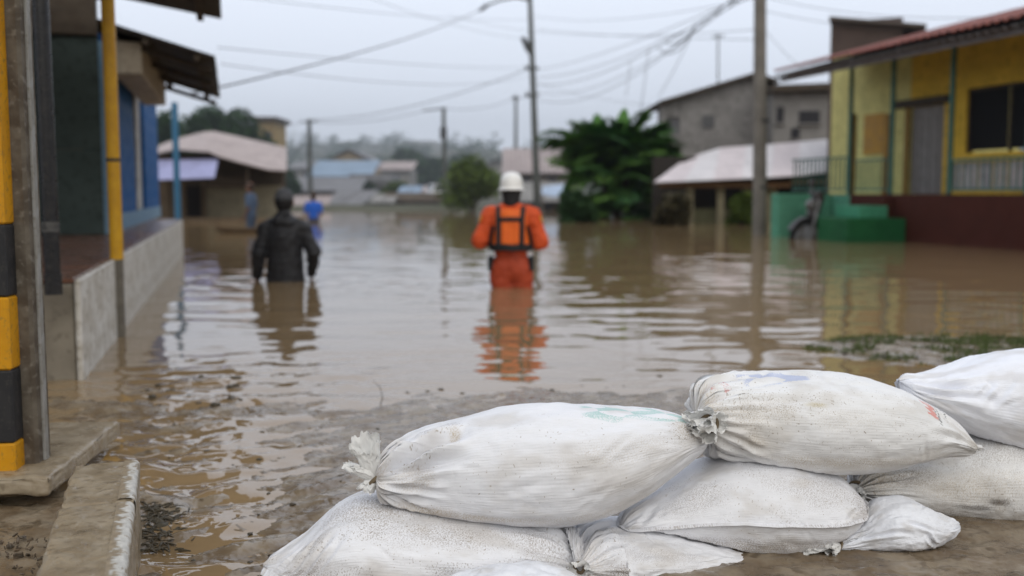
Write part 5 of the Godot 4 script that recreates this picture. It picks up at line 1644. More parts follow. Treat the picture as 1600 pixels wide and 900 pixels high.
func build_people() -> void:
	var skin := plain(0.16, 0.085, 0.055, 0.55)
	var p := on_y(799, 449, 0.0)
	# --- rescuer in orange
	var fy := -0.73
	var t := thing("person", "person in orange coveralls, white helmet and orange life vest wading away", "person", Vector3(p.x, fy, p.z), -0.07)
	var j := {"pelvis": Vector3(0, 0.95, 0), "chest": Vector3(0, 1.34, 0.01), "neck": Vector3(0, 1.56, 0.0), "head": Vector3(0, 1.72, -0.015), "shoulder": pair(Vector3(0.205, 1.455, 0.0)), "elbow": [Vector3(-0.315, 1.215, 0.05), Vector3(0.298, 1.195, 0.03)], "wrist": pair(Vector3(0.14, 1.20, -0.20)), "hip": pair(Vector3(0.095, 0.92, 0)), "knee": [Vector3(-0.115, 0.5, -0.02), Vector3(0.115, 0.5, -0.05)], "ankle": [Vector3(-0.12, 0.09, 0.0), Vector3(0.12, 0.09, 0.04)]}
	part("body", body_mesh(j, 0.02), skin, t)
	var orange := mottled("orange_cloth", Color(0.62, 0.085, 0.018), Color(0.54, 0.07, 0.016), Color(0.44, 0.055, 0.014), 0.45, 0.6, 0.9, 1.3, 171)
	var vest_c := mottled("orange_vest", Color(0.75, 0.14, 0.015), Color(0.70, 0.12, 0.014), Color(0.60, 0.10, 0.015), 0.4, 0.5, 0.75, 0.2, 172)
	var rust := mottled("wet_orange_cloth", Color(0.42, 0.062, 0.022), Color(0.36, 0.050, 0.018), Color(0.30, 0.042, 0.016), 0.45, 0.45, 0.85, 1.4, 173)
	var black := plain(0.018, 0.018, 0.02, 0.7)
	var coat := [[Vector3(0, 1.0, 0), j.chest, 0.165, 0.185, 0.72], [j.chest, Vector3(0, 1.50, 0), 0.16, 0.10, 0.8]]
	for k in 2:
		var sg := -1.0 if k == 0 else 1.0
		coat.append([j.chest + Vector3(sg * 0.05, 0.06, 0), j.shoulder[k], 0.11, 0.085, 0.9])
		coat.append([Vector3(sg * 0.03, 1.545, 0.01), j.shoulder[k], 0.06, 0.085])
		coat.append([j.shoulder[k], j.elbow[k], 0.09, 0.078])
		coat.append([j.elbow[k], j.wrist[k], 0.076, 0.055])
	part("jacket", flesh(coat, 0.05, 0.016, 1.02, 99.0, 0.012), orange, t)
	var tr := [[Vector3(0, 1.06, 0), Vector3(0, 0.96, 0), 0.165, 0.17, 0.78]]
	for k in 2:
		tr.append([j.hip[k], j.knee[k], 0.128, 0.098])
		tr.append([j.knee[k], j.ankle[k], 0.095, 0.08])
	part("trousers", flesh(tr, 0.045, 0.018, 0.05, 1.10, 0.013), rust, t)
	part("life_vest", flesh([[Vector3(0, 1.16, 0.02), Vector3(0, 1.42, 0.02), 0.205, 0.185, 0.86], [Vector3(-0.10, 1.46, 0.02), Vector3(0.10, 1.46, 0.02), 0.09, 0.09, 0.9]], 0.05, 0.018, 1.12, 1.53), vest_c, t)
	part("back_panel", flesh([[Vector3(-0.055, 1.20, 0.165), Vector3(-0.055, 1.38, 0.155), 0.045, 0.045, 0.7], [Vector3(0.055, 1.20, 0.165), Vector3(0.055, 1.38, 0.155), 0.045, 0.045, 0.7]], 0.03, 0.012), vest_c, t)
	# straps on the vest's back
	for sg in [-1.0, 1.0]:
		part("strap", ribbon([Vector3(sg * 0.125, 1.56, 0.03), Vector3(sg * 0.125, 1.52, 0.12), Vector3(sg * 0.12, 1.42, 0.172), Vector3(sg * 0.118, 1.30, 0.178), Vector3(sg * 0.118, 1.16, 0.185)], Vector3(0.024, 0, 0), 0.008), black, t)
		part("side_strap", ribbon([Vector3(sg * 0.175, 1.36, 0.125), Vector3(sg * 0.20, 1.24, 0.10), Vector3(sg * 0.21, 1.14, 0.08)], Vector3(0.014, 0, 0.01), 0.008), black, t)
		part("pouch", box(Vector3(0.06, 0.15, 0.10), 0.015), black, t, Vector3(sg * 0.205, 0.98, 0.04))
	var ring := []
	for k in 15:
		var a := PI * (k / 14.0)
		ring.append(Vector3(cos(a) * 0.218, 1.145 + 0.004 * sin(k * 1.7), 0.02 + sin(a) * 0.182))
	part("belt", ribbon(ring, Vector3(0, 0.036, 0), 0.008), black, t)
	part("cross_strap", ribbon([Vector3(-0.125, 1.425, 0.172), Vector3(0, 1.43, 0.186), Vector3(0.125, 1.425, 0.172)], Vector3(0, 0.022, 0), 0.008), black, t)
	part("hood_gaiter", flesh([[Vector3(0, 1.60, 0.01), Vector3(0, 1.73, -0.005), 0.085, 0.105, 1.05]], 0.02, 0.015), black, t)
	# helmet: dome with a short brim
	var hv := PackedVector3Array()
	for i in 13:
		for k in 29:
			var a := TAU * k / 28.0
			var prof: Array = [[0.0, 0.205], [0.045, 0.20], [0.08, 0.185], [0.105, 0.16], [0.12, 0.125], [0.127, 0.085], [0.129, 0.045], [0.13, 0.02], [0.142, 0.008], [0.148, 0.0], [0.146, -0.006], [0.125, -0.002], [0.115, 0.03]][i]
			hv.append(Vector3(sin(a) * prof[0] * 0.89, 1.725 + prof[1] * 0.86, -cos(a) * prof[0] * 1.02 - 0.01))
	part("helmet", grid(hv, 13, 29), plain(0.78, 0.78, 0.77, 0.3), t)
	var hr := PackedVector3Array()
	for i in 12:
		var a := PI * i / 11.0
		for e in [[0.012, 0.0], [0.0, 0.006], [-0.012, 0.0]]:
			hr.append(Vector3(e[0], 1.725 + sin(a) * (0.1745 + e[1]), cos(a) * (0.130 + e[1]) - 0.01))
	part("helmet_ridge", grid(hr, 12, 3), plain(0.78, 0.78, 0.77, 0.3), t)
	for k in 2:
		part("sleeve_patch", box(Vector3(0.012, 0.07, 0.08), 0.005), plain(0.72, 0.36, 0.03, 0.5), t, j.shoulder[k].lerp(j.elbow[k], 0.18) + Vector3((-1.0 if k == 0 else 1.0) * 0.084, 0.02, 0.03), Basis(Vector3.BACK, (-1.0 if k == 0 else 1.0) * 0.3))
	# --- man in a black raincoat
	p = on_y(446, 440, 0.0)
	var bk := thing("person", "person in a black raincoat and dark cap wading waist-deep past the porch", "person", Vector3(p.x, -0.80, p.z), 0.08)
	j = {"pelvis": Vector3(0, 0.90, 0), "chest": Vector3(0, 1.28, 0.01), "neck": Vector3(0, 1.50, -0.01), "head": Vector3(0, 1.645, -0.03), "shoulder": pair(Vector3(0.195, 1.365, 0.0)), "elbow": [Vector3(-0.27, 1.12, 0.04), Vector3(0.315, 1.13, 0.06)], "wrist": [Vector3(-0.305, 0.875, -0.03), Vector3(0.275, 0.90, -0.08)], "hip": pair(Vector3(0.09, 0.86, 0)), "knee": pair(Vector3(0.10, 0.47, -0.03)), "ankle": pair(Vector3(0.11, 0.09, 0.02))}
	part("body", body_mesh(j, 0.02), plain(0.11, 0.055, 0.038, 0.5), bk)
	var rain := mottled("black_raincoat", Color(0.014, 0.014, 0.017), Color(0.019, 0.019, 0.022), Color(0.010, 0.010, 0.012), 0.45, 0.45, 0.7, 0.4, 174)
	coat = [[Vector3(0, 0.80, 0), Vector3(0, 1.02, 0), 0.205, 0.188, 0.80], [Vector3(0, 1.02, 0), j.chest, 0.188, 0.192, 0.78], [Vector3(-0.05, 1.44, 0.07), Vector3(0.05, 1.44, 0.07), 0.075, 0.075], [j.chest, Vector3(0, 1.45, 0), 0.17, 0.09, 0.8], [Vector3(0, 1.46, 0.0), Vector3(0, 1.52, 0.0), 0.10, 0.085]]
	for k in 2:
		var sg := -1.0 if k == 0 else 1.0
		coat.append([j.chest + Vector3(sg * 0.05, 0.04, 0), j.shoulder[k], 0.115, 0.088, 0.9])
		coat.append([Vector3(sg * 0.03, 1.475, 0.01), j.shoulder[k], 0.065, 0.085])
		coat.append([j.shoulder[k], j.elbow[k], 0.086, 0.076])
		coat.append([j.elbow[k], j.elbow[k].lerp(j.wrist[k], 0.5) + Vector3(0, 0, 0.012), 0.076, 0.066])
		coat.append([j.elbow[k].lerp(j.wrist[k], 0.5), j.wrist[k], 0.068, 0.058])
	part("raincoat", flesh(coat, 0.03, 0.016, 0.74, 99.0, 0.016), rain, bk)
	tr = []
	for k in 2:
		tr.append([j.hip[k], j.knee[k], 0.12, 0.09])
		tr.append([j.knee[k], j.ankle[k], 0.09, 0.075])
	part("trousers", flesh(tr, 0.04, 0.025, 0.05), rain, bk)
	part("hair", flesh([[Vector3(0, 1.64, -0.005), Vector3(0, 1.67, -0.01), 0.092, 0.096, 1.05]], 0.02, 0.015), plain(0.012, 0.011, 0.011, 0.8), bk)
	part("cap", flesh([[Vector3(0, 1.70, -0.02), Vector3(0, 1.715, -0.03), 0.103, 0.10, 1.15], [Vector3(-0.05, 1.69, -0.13), Vector3(0.05, 1.69, -0.13), 0.02, 0.02, 2.4]], 0.02, 0.012, 1.675), mottled("dark_cap", Color(0.05, 0.052, 0.058), Color(0.07, 0.072, 0.08), Color(0.035, 0.036, 0.04), 0.3, 0.7, 0.95, 0.1, 175), bk)
	# --- two people far off
	p = on_y(490, 347, 0.0)
	far_person(Vector3(p.x, -0.82, p.z), 0.1, "person in a bright blue shirt wading far down the street", plain(0.022, 0.10, 0.46, 0.8), plain(0.05, 0.05, 0.07, 0.8), false)
	p = on_y(393, 358, 0.0)
	far_person(Vector3(p.x, -0.55, p.z), 1.45, "person in a dull blue shirt and jeans standing by the roadside house", plain(0.06, 0.09, 0.15, 0.8), plain(0.04, 0.06, 0.10, 0.8), true)

func far_person(at: Vector3, turn: float, label: String, shirt: Material, trousers: Material, relaxed: bool) -> void:
	var t := thing("person", label, "person", at, turn)
	var j := {"pelvis": Vector3(0, 0.92, 0), "chest": Vector3(0, 1.28, 0.0), "neck": Vector3(0, 1.48, -0.01), "head": Vector3(0, 1.62, -0.02), "shoulder": pair(Vector3(0.19, 1.39, 0.0)), "elbow": pair(Vector3(0.25, 1.12, 0.03)), "wrist": pair(Vector3(0.22 if relaxed else 0.16, 0.90, -0.10)), "hip": pair(Vector3(0.09, 0.88, 0)), "knee": pair(Vector3(0.10, 0.48, -0.02)), "ankle": pair(Vector3(0.10, 0.09, 0.02))}
	part("body", body_mesh(j, 0.03), plain(0.13, 0.068, 0.045, 0.6), t)
	var coat := [[Vector3(0, 0.90, 0), j.chest, 0.155, 0.165, 0.74], [j.chest, Vector3(0, 1.44, 0), 0.15, 0.09, 0.8]]
	var tr := [[Vector3(0, 0.95, 0), Vector3(0, 0.88, 0), 0.145, 0.15, 0.8]]
	for k in 2:
		var sg := -1.0 if k == 0 else 1.0
		coat.append([j.chest + Vector3(sg * 0.05, 0.06, 0), j.shoulder[k], 0.10, 0.08, 0.9])
		coat.append([j.shoulder[k], j.elbow[k].lerp(j.shoulder[k], 0.2), 0.08, 0.072])
		tr.append([j.hip[k], j.knee[k], 0.10, 0.078])
		tr.append([j.knee[k], j.ankle[k], 0.078, 0.065])
	part("shirt", flesh(coat, 0.04, 0.028, 0.86), shirt, t)
	part("trousers", flesh(tr, 0.04, 0.03, 0.05), trousers, t)
	part("hair", flesh([[Vector3(0, 1.64, 0.0), Vector3(0, 1.68, -0.01), 0.09, 0.092, 1.05]], 0.02, 0.02), plain(0.012, 0.011, 0.011, 0.8), t)

# ------------------------------------------------------------------ plants
func frond_mesh(seed_: int, length: float, droop: float) -> Mesh:
	var r := RandomNumberGenerator.new()
	r.seed = seed_
	var v := PackedVector3Array()
	var n := PackedVector3Array()
	var spine := func(t: float) -> Vector3:
		return Vector3(length * (t - 0.10 * t * t), length * (0.10 * t - droop * t * t), 0)
	var quad := func(a: Vector3, b: Vector3, c: Vector3, d: Vector3) -> void:
		var nn := (c - a).cross(b - a).normalized()
		for q in [a, b, c, a, c, d]:
			v.append(q)
			n.append(nn)
	for k in 12:
		var a: Vector3 = spine.call(k / 12.0)
		var b: Vector3 = spine.call((k + 1) / 12.0)
		var w := 0.018 * (1.0 - k / 13.0)
		quad.call(a - Vector3(0, 0, w), a + Vector3(0, 0, w), b + Vector3(0, 0, w), b - Vector3(0, 0, w))
	for k in 24:
		var t := 0.08 + 0.90 * k / 23.0
		var p: Vector3 = spine.call(t)
		var q: Vector3 = spine.call(minf(1.0, t + 0.05))
		var fwd := (q - p).normalized() if t < 0.96 else Vector3(1, -0.6, 0).normalized()
		var l := length * 0.34 * sin(PI * clampf(0.12 + t * 0.86, 0, 1)) * r.randf_range(0.8, 1.15) + 0.05
		for s in [-1.0, 1.0]:
			var out: Vector3 = (Vector3(0, r.randf_range(-0.10, 0.20), s) + fwd * r.randf_range(0.45, 0.8)).normalized()
			var tip: Vector3 = p + out * l - Vector3(0, l * l * 0.35, 0)
			var mid: Vector3 = p + out * l * 0.5
			var wd := fwd * l * 0.13
			quad.call(p - wd * 0.4, mid - wd, tip, mid + wd)
	var arr := []
	arr.resize(Mesh.ARRAY_MAX)
	arr[Mesh.ARRAY_VERTEX] = v
	arr[Mesh.ARRAY_NORMAL] = n
	var m := ArrayMesh.new()
	m.add_surface_from_arrays(Mesh.PRIMITIVE_TRIANGLES, arr)
	return m

func blade_mesh(length: float, width: float, droop: float, seed_: int) -> Mesh:
	var r := RandomNumberGenerator.new()
	r.seed = seed_
	var v := PackedVector3Array()
	for i in 13:
		var t := i / 12.0
		var w := width * pow(sin(PI * clampf(0.06 + 0.94 * t, 0, 1)), 0.7) * (1.0 if t < 0.99 else 0.05)
		var c := Vector3(length * (t - 0.12 * t * t * droop), length * (-droop * t * t * 0.6), 0)
		for s in [-1.0, -0.5, 0.0, 0.5, 1.0]:
			v.append(c + Vector3(0, absf(s) * w * 0.35 + r.randf_range(-0.01, 0.01), s * w))
	return grid(v, 13, 5)

func leaf_material(key: String, a: Color, b: Color, c: Color, seed_: int) -> StandardMaterial3D:
	var m := mottled(key, a, b, c, 1.6, 0.35, 0.6, 0.0, seed_)
	m.backlight_enabled = true
	m.backlight = Color(0.35, 0.42, 0.16)
	return m

func build_clump() -> void:
	var base := on_y(966, 343, 0.0)
	var t := thing("banana_clump", "big dark green clump of broad leaves and arching fronds at the water's edge", "plant", Vector3(base.x, -0.5, base.z - 1.2))
	t.scale = Vector3.ONE * 1.1
	var greens := [leaf_material("leaf_a", Color(0.075, 0.18, 0.045), Color(0.10, 0.215, 0.056), Color(0.10, 0.20, 0.055), 181), leaf_material("leaf_b", Color(0.055, 0.15, 0.052), Color(0.075, 0.18, 0.064), Color(0.075, 0.16, 0.055), 182), leaf_material("leaf_c", Color(0.105, 0.215, 0.048), Color(0.13, 0.245, 0.056), Color(0.15, 0.24, 0.065), 183)]
	var fr := [frond_mesh(1, 2.0, 0.36), frond_mesh(2, 1.8, 0.5), frond_mesh(3, 2.2, 0.30), frond_mesh(4, 1.6, 0.6)]
	rng.seed = 77
	for k in 5:
		var a := rng.randf() * TAU
		part("stem", tube([Vector3(cos(a) * 0.5, 0, sin(a) * 0.5), Vector3(cos(a) * 0.35, 1.4, sin(a) * 0.3), Vector3(cos(a) * 0.5, 2.6, sin(a) * 0.4)], [0.10, 0.085, 0.05], 8), mottled("stem_brown", Color(0.06, 0.055, 0.03), Color(0.09, 0.075, 0.04), Color(0.04, 0.04, 0.02), 0.6, 0.7, 0.95, 0.2, 184), t)
	for k in 150:
		var a := rng.randf() * TAU
		var high := rng.randf() < 0.62
		var h := rng.randf_range(1.5, 2.5) if high else rng.randf_range(0.3, 1.4)
		var lift := rng.randf_range(0.10, 0.85) if high else rng.randf_range(-0.25, 0.45)
		var size := rng.randf_range(0.85, 1.12) if high else rng.randf_range(0.55, 0.8)
		var off := Vector3(cos(a), 0, -sin(a)) * rng.randf_range(0.05, 0.5)
		var b := Basis(Vector3.UP, a) * Basis(Vector3.BACK, lift) * Basis(Vector3.RIGHT, rng.randf_range(-0.5, 0.5)) * Basis.from_scale(Vector3.ONE * size)
		part("frond", fr[rng.randi() % 4], greens[rng.randi() % 3], t, Vector3(0, h + 0.2, 0) + off, b)
	var bl := [blade_mesh(1.35, 0.25, 0.25, 5), blade_mesh(1.2, 0.24, 0.8, 6), blade_mesh(1.7, 0.27, 0.6, 7)]
	# tall upright blades at the top, then broad leaves hanging all round
	for k in 34:
		var a := rng.randf() * TAU
		var b := Basis(Vector3.UP, a) * Basis(Vector3.BACK, rng.randf_range(0.65, 1.35)) * Basis(Vector3.RIGHT, rng.randf_range(-0.5, 0.5)) * Basis.from_scale(Vector3.ONE * rng.randf_range(0.5, 0.78))
		part("frond", fr[rng.randi() % 4], greens[rng.randi() % 3], t, Vector3(cos(a) * 0.5, rng.randf_range(2.5, 3.0), -sin(a) * 0.5), b)
	part("broad_leaf", bl[0], greens[0], t, Vector3(0.12, 2.8, 0.4), Basis(Vector3.BACK, 1.48) * Basis(Vector3.RIGHT, 1.4))
	part("broad_leaf", bl[0], greens[0], t, Vector3(-0.50, 2.6, 0.4), Basis(Vector3.BACK, 1.70) * Basis(Vector3.RIGHT, 1.2))
	part("broad_leaf", bl[2], greens[1], t, Vector3(-0.2, 2.4, 0.2), Basis(Vector3.BACK, 2.1) * Basis(Vector3.RIGHT, 0.9))
	part("broad_leaf", bl[2], greens[1], t, Vector3(0.3, 2.4, 0.2), Basis(Vector3.BACK, 0.95) * Basis(Vector3.RIGHT, -0.9))
	for k in 56:
		var a := rng.randf() * TAU
		var h := rng.randf_range(0.7, 2.9)
		var out := rng.randf_range(0.35, 0.95)
		var b := Basis(Vector3.UP, a) * Basis(Vector3.BACK, rng.randf_range(-0.6, 0.7)) * Basis(Vector3.RIGHT, rng.randf_range(-0.8, 0.8)) * Basis.from_scale(Vector3.ONE * rng.randf_range(0.6, 1.0))
		part("broad_leaf", bl[rng.randi() % 3], greens[[0, 1, 2, 2][rng.randi() % 4]], t, Vector3(cos(a) * out, h, -sin(a) * out), b)

# crown: many small folded leaves gathered in clumps
func crown_mesh(blobs: Array, leaf: float, per: int, seed_: int) -> Mesh:
	var r := RandomNumberGenerator.new()
	r.seed = seed_
	var v := PackedVector3Array()
	var n := PackedVector3Array()
	for q in blobs:
		for k in per:
			var dir := Vector3(r.randfn(), r.randfn(), r.randfn()).normalized()
			var rad := pow(r.randf(), 0.42)
			var p: Vector3 = q[0] + dir * q[1] * rad
			var b := Basis.from_euler(Vector3(r.randf_range(-0.9, 0.9), r.randf() * TAU, r.randf_range(-0.9, 0.9)))
			var l := leaf * r.randf_range(0.6, 1.3)
			var a := p - b.x * l
			var c := p + b.x * l - Vector3(0, l * 0.3, 0)
			var e := p + b.z * l * 0.45
			var f := p - b.z * l * 0.45
			for tri in [[a, e, c], [a, c, f]]:
				var nn: Vector3 = (tri[2] - tri[0]).cross(tri[1] - tri[0]).normalized()
				for w in tri:
					v.append(w)
					n.append(nn)
	var arr := []
	arr.resize(Mesh.ARRAY_MAX)
	arr[Mesh.ARRAY_VERTEX] = v
	arr[Mesh.ARRAY_NORMAL] = n
	var m := ArrayMesh.new()
	m.add_surface_from_arrays(Mesh.PRIMITIVE_TRIANGLES, arr)
	return m

func tree(label: String, px: float, top: float, foot_y: float, d: float, width_px: float, leaf: float, per: int, mat: Material, seed_: int, spread := 0.62, group := "") -> void:
	var p := at_d(px, 300, d)
	var h := at_d(px, top, d).y - foot_y
	var w := width_px * d / FOCAL
	var t := thing("tree", label, "tree", Vector3(p.x, foot_y, p.z), 0.0, group)
	var r := RandomNumberGenerator.new()
	r.seed = seed_
	var low := h * (1.0 - spread)
	var bark := mottled("bark", Color(0.06, 0.05, 0.035), Color(0.085, 0.07, 0.05), Color(0.045, 0.04, 0.03), 0.8, 0.8, 1.0, 0.3, 191)
	var st := new_st()
	add_tube(st, [Vector3.ZERO, Vector3(0.05, low * 0.6 + 0.2, 0), Vector3(0, low + (h - low) * 0.5, 0.05)], [0.035 * h + 0.03, 0.026 * h + 0.02, 0.012 * h], 8)
	var blobs := []
	var count := 11
	for k in count:
		var a := TAU * k / count + r.randf() * 0.6
		var y := lerpf(low, h, r.randf_range(0.18, 0.8))
		var reach := w * 0.5 * r.randf_range(0.35, 0.72) * (1.0 - 0.5 * absf((y - low) / (h - low) - 0.4))
		var c := Vector3(cos(a) * reach, y, sin(a) * reach)
		blobs.append([c, minf(w * 0.24, (h - low) * 0.30) * r.randf_range(0.75, 1.15)])
		add_tube(st, [Vector3(0, low * 0.8 + 0.1, 0), c * 0.6 + Vector3(0, low * 0.35, 0), c], [0.012 * h, 0.008 * h, 0.004 * h], 5, false)
	blobs.append([Vector3(0, h - (h - low) * 0.26, 0), (h - low) * 0.26])
	part("trunk", st.commit(), bark, t)
	part("crown", crown_mesh(blobs, leaf, per, seed_ + 1), mat, t)

func build_trees() -> void:
	var fresh := leaf_material("leaf_fresh", Color(0.085, 0.125, 0.026), Color(0.105, 0.145, 0.032), Color(0.06, 0.09, 0.022), 185)
	var deep := leaf_material("leaf_deep", Color(0.024, 0.055, 0.020), Color(0.034, 0.070, 0.025), Color(0.05, 0.08, 0.03), 186)
	tree("small bright green bushy tree at the water's edge beside the rescuer", 738, 238, -0.2, 50.0, 104, 0.17, 300, fresh, 11, 0.94)
	tree("wide dark green tree rising behind the pale pink roof", 330, 163, 0.0, 62.0, 170, 0.24, 620, deep, 12, 0.72)
	tree("dark green tree leaning behind the ochre house", 400, 196, 0.0, 66.0, 90, 0.22, 420, deep, 13, 0.75)
	tree("dark tree at the far left beyond the blue pole", 268, 172, 0.0, 58.0, 80, 0.22, 380, deep, 14, 0.75)
	tree("misty dark tree mass behind the pale-roofed house", 640, 232, 0.2, 120.0, 76, 0.4, 420, deep, 15, 0.8)
	tree("misty round tree just left of the far utility pole", 678, 246, 0.2, 105.0, 66, 0.35, 420, deep, 16, 0.85)
	tree("hazy low tree above the bright bushy tree", 722, 238, 0.2, 130.0, 60, 0.4, 300, deep, 17, 0.8)
	tree("hazy tree beside the tall street light pole", 862, 222, 0.2, 110.0, 60, 0.4, 300, deep, 18, 0.75)
	tree("grey-green shrub behind the far market stalls", 566, 282, 0.2, 76.0, 44, 0.28, 220, deep, 22, 0.95)
	tree("pale hazy shrub in front of the pale-roofed house", 618, 284, 0.2, 74.0, 48, 0.28, 220, fresh, 23, 0.95)
	tree("dusty shrub at the end of the long market shed", 446, 262, 0.2, 70.0, 46, 0.26, 260, deep, 24, 0.9)
	tree("low dark bush beside the low shed wall", 1050, 300, -0.3, 30.0, 62, 0.10, 260, leaf_material("leaf_brown", Color(0.05, 0.045, 0.022), Color(0.07, 0.055, 0.03), Color(0.04, 0.05, 0.02), 187), 19, 0.95)
	tree("leafy green shrub growing at the low shed wall", 1160, 300, -0.3, 30.6, 50, 0.10, 240, fresh, 20, 0.95)
	tree("scrubby green shrub at the foot of the leafy clump", 900, 296, -0.4, 33.0, 70, 0.11, 320, deep, 21, 0.95)

func build_hill_wood() -> void:
	# the wooded slopes behind the town, a mass that the mist runs together
	var r := RandomNumberGenerator.new()
	r.seed = 1201
	var blobs := []
	for k in 420:
		var d := r.randf_range(150, 400)
		var x := r.randf_range(-0.62, 0.62) * d
		var far := smoothstep(110, 330, d)
		var y := far * (10.0 + 9.0 * n_big.get_noise_2d(x * 0.006 + 3.1, d * 0.004) + 2.5 * n_mid.get_noise_2d(x * 0.03, d * 0.03) + smoothstep(300, 440, d) * 9.0) + 0.25
		var size := r.randf_range(1.6, 3.6)
		blobs.append([Vector3(x, y + size * 0.6, -d), size])
	var o := single("hillside_wood", crown_mesh(blobs, 0.8, 46, 1202), leaf_material("leaf_deep", Color.BLACK, Color.BLACK, Color.BLACK, 186), "misty wooded hillside beyond the far roofs", "wood")
	o.set_meta("kind", "stuff")

func build_weeds() -> void:
	# low weeds on the hump at the right, half drowned
	rng.seed = 909
	var v := PackedVector3Array()
	var n := PackedVector3Array()
	for k in 12000:
		var a := rng.randf() * TAU
		var q := sqrt(rng.randf())
		var x := 2.80 + cos(a) * q * 1.0
		var d := 6.25 + sin(a) * q * 0.62
		var y := bank(x, d)
		if y < -0.02:
			continue
		var thin := n_mid.get_noise_2d(x * 3.0, d * 3.0)
		if thin < 0.02 - 0.22 * (x - 2.4):
			continue
		var h := rng.randf_range(0.008, 0.034) * (1.0 if rng.randf() < 0.97 else 2.2)
		var w := rng.randf_range(0.0015, 0.004)
		var yaw := rng.randf() * TAU
		var side := Vector3(cos(yaw), 0, sin(yaw)) * w
		var lean := Vector3(rng.randf_range(-0.9, 0.9), 0, rng.randf_range(-0.9, 0.9)) * h
		var p := Vector3(x, y - 0.004, -d)
		var m := p + lean * 0.4 + Vector3.UP * h * 0.7
		var tip := p + lean + Vector3.UP * h
		for tri in [[p - side, p + side, m + side * 0.8], [p - side, m + side * 0.8, m - side * 0.8], [m - side * 0.8, m + side * 0.8, tip]]:
			var nn: Vector3 = (tri[2] - tri[0]).cross(tri[1] - tri[0]).normalized()
			for e in tri:
				v.append(e)
				n.append(nn)
	var arr := []
	arr.resize(Mesh.ARRAY_MAX)
	arr[Mesh.ARRAY_VERTEX] = v
	arr[Mesh.ARRAY_NORMAL] = n
	var am := ArrayMesh.new()
	am.add_surface_from_arrays(Mesh.PRIMITIVE_TRIANGLES, arr)
	var o := single("weeds", am, leaf_material("weed_green", Color(0.065, 0.095, 0.028), Color(0.085, 0.105, 0.036), Color(0.075, 0.058, 0.03), 188), "low green weeds half drowned at the water's edge behind the bags", "weeds")
	o.set_meta("kind", "stuff")
	# clods and scraps along the waterline
	rng.seed = 911
	for k in 15:
		var px := rng.randf_range(560, 1340)
		var py := 622.0 - (px - 560.0) * 0.055 + rng.randf_range(-9, 9)
		var p := on_y(px, py, 0.0)
		p.y = maxf(bank(p.x, -p.z), -0.004)
		clod(p, rng.randf_range(0.006, 0.016), "small dark clod of mud along the waterline behind the sandbags", "clods along the waterline")
	for k in 34:
		var px := rng.randf_range(240, 620)
		var py := rng.randf_range(640, 890)
		var p := on_y(px, py, 0.0)
		if px > 640 - (py - 640) * 0.8:
			continue
		p.y = maxf(bank(p.x, -p.z), -0.002)
		clod(p, rng.randf_range(0.003, 0.009), "little lump of mud in the churned bank between kerb and bags", "lumps in the churned mud")
	for k in 9:
		var px := rng.randf_range(1320, 1480)
		var py := rng.randf_range(536, 566)
		var p := on_y(px, py, 0.0)
		p.y = maxf(bank(p.x, -p.z), -0.002)
		clod(p, rng.randf_range(0.008, 0.02), "dark sodden clump beside the drowned weeds", "sodden clumps beside the weeds", true)
	for k in 16:
		var p := on_y(rng.randf_range(225, 440), rng.randf_range(584, 634), 0.0)
		p.y = maxf(bank(p.x, -p.z), 0.0)
		clod(p, rng.randf_range(0.008, 0.026), "dark scrap of debris drifting in the current off the porch end", "scraps drifting off the porch end", rng.randf() < 0.5)
	# a dry stalk bent out of the shallows
	var a := on_y(594, 634, 0.0)
	single("twig", tube([Vector3.ZERO, Vector3(0.012, 0.04, 0), Vector3(0.0, 0.085, 0), Vector3(-0.03, 0.115, 0)], [0.0022, 0.002, 0.0015, 0.0008], 5), plain(0.06, 0.05, 0.035, 0.8), "thin bent twig sticking up from the shallows", "twig", "", a)

# ------------------------------------------------------------------ poles, wires, motorbike
func pole(label: String, px: float, base_py: float, d: float, top_py: float, r0: float, r1: float, mat: Material, lean := 0.0) -> Node3D:
	var b := at_d(px, base_py, d)
	var top := at_d(px + lean, top_py, d)
	var foot: float = BED - 0.1 if d < 57.0 else -0.1
	var t := thing("utility_pole", label, "utility pole", Vector3(b.x, foot, b.z), 0.0, "utility poles along the street")
	part("shaft", tube([Vector3.ZERO, (top - t.position) * 0.5, top - t.position], [r0, (r0 + r1) / 2, r1], 14), mat, t)
	return t

func wire(a: Vector3, b: Vector3, sag: float, r: float, label: String, mat: Material) -> void:
	var pts := []
	for k in 19:
		var t := k / 18.0
		pts.append(a.lerp(b, t) - Vector3.UP * sag * 4.0 * t * (1.0 - t) - a)
	single("overhead_wire", tube(pts, [r * 0.64], 5), mat, label, "wire", "overhead wires", a)

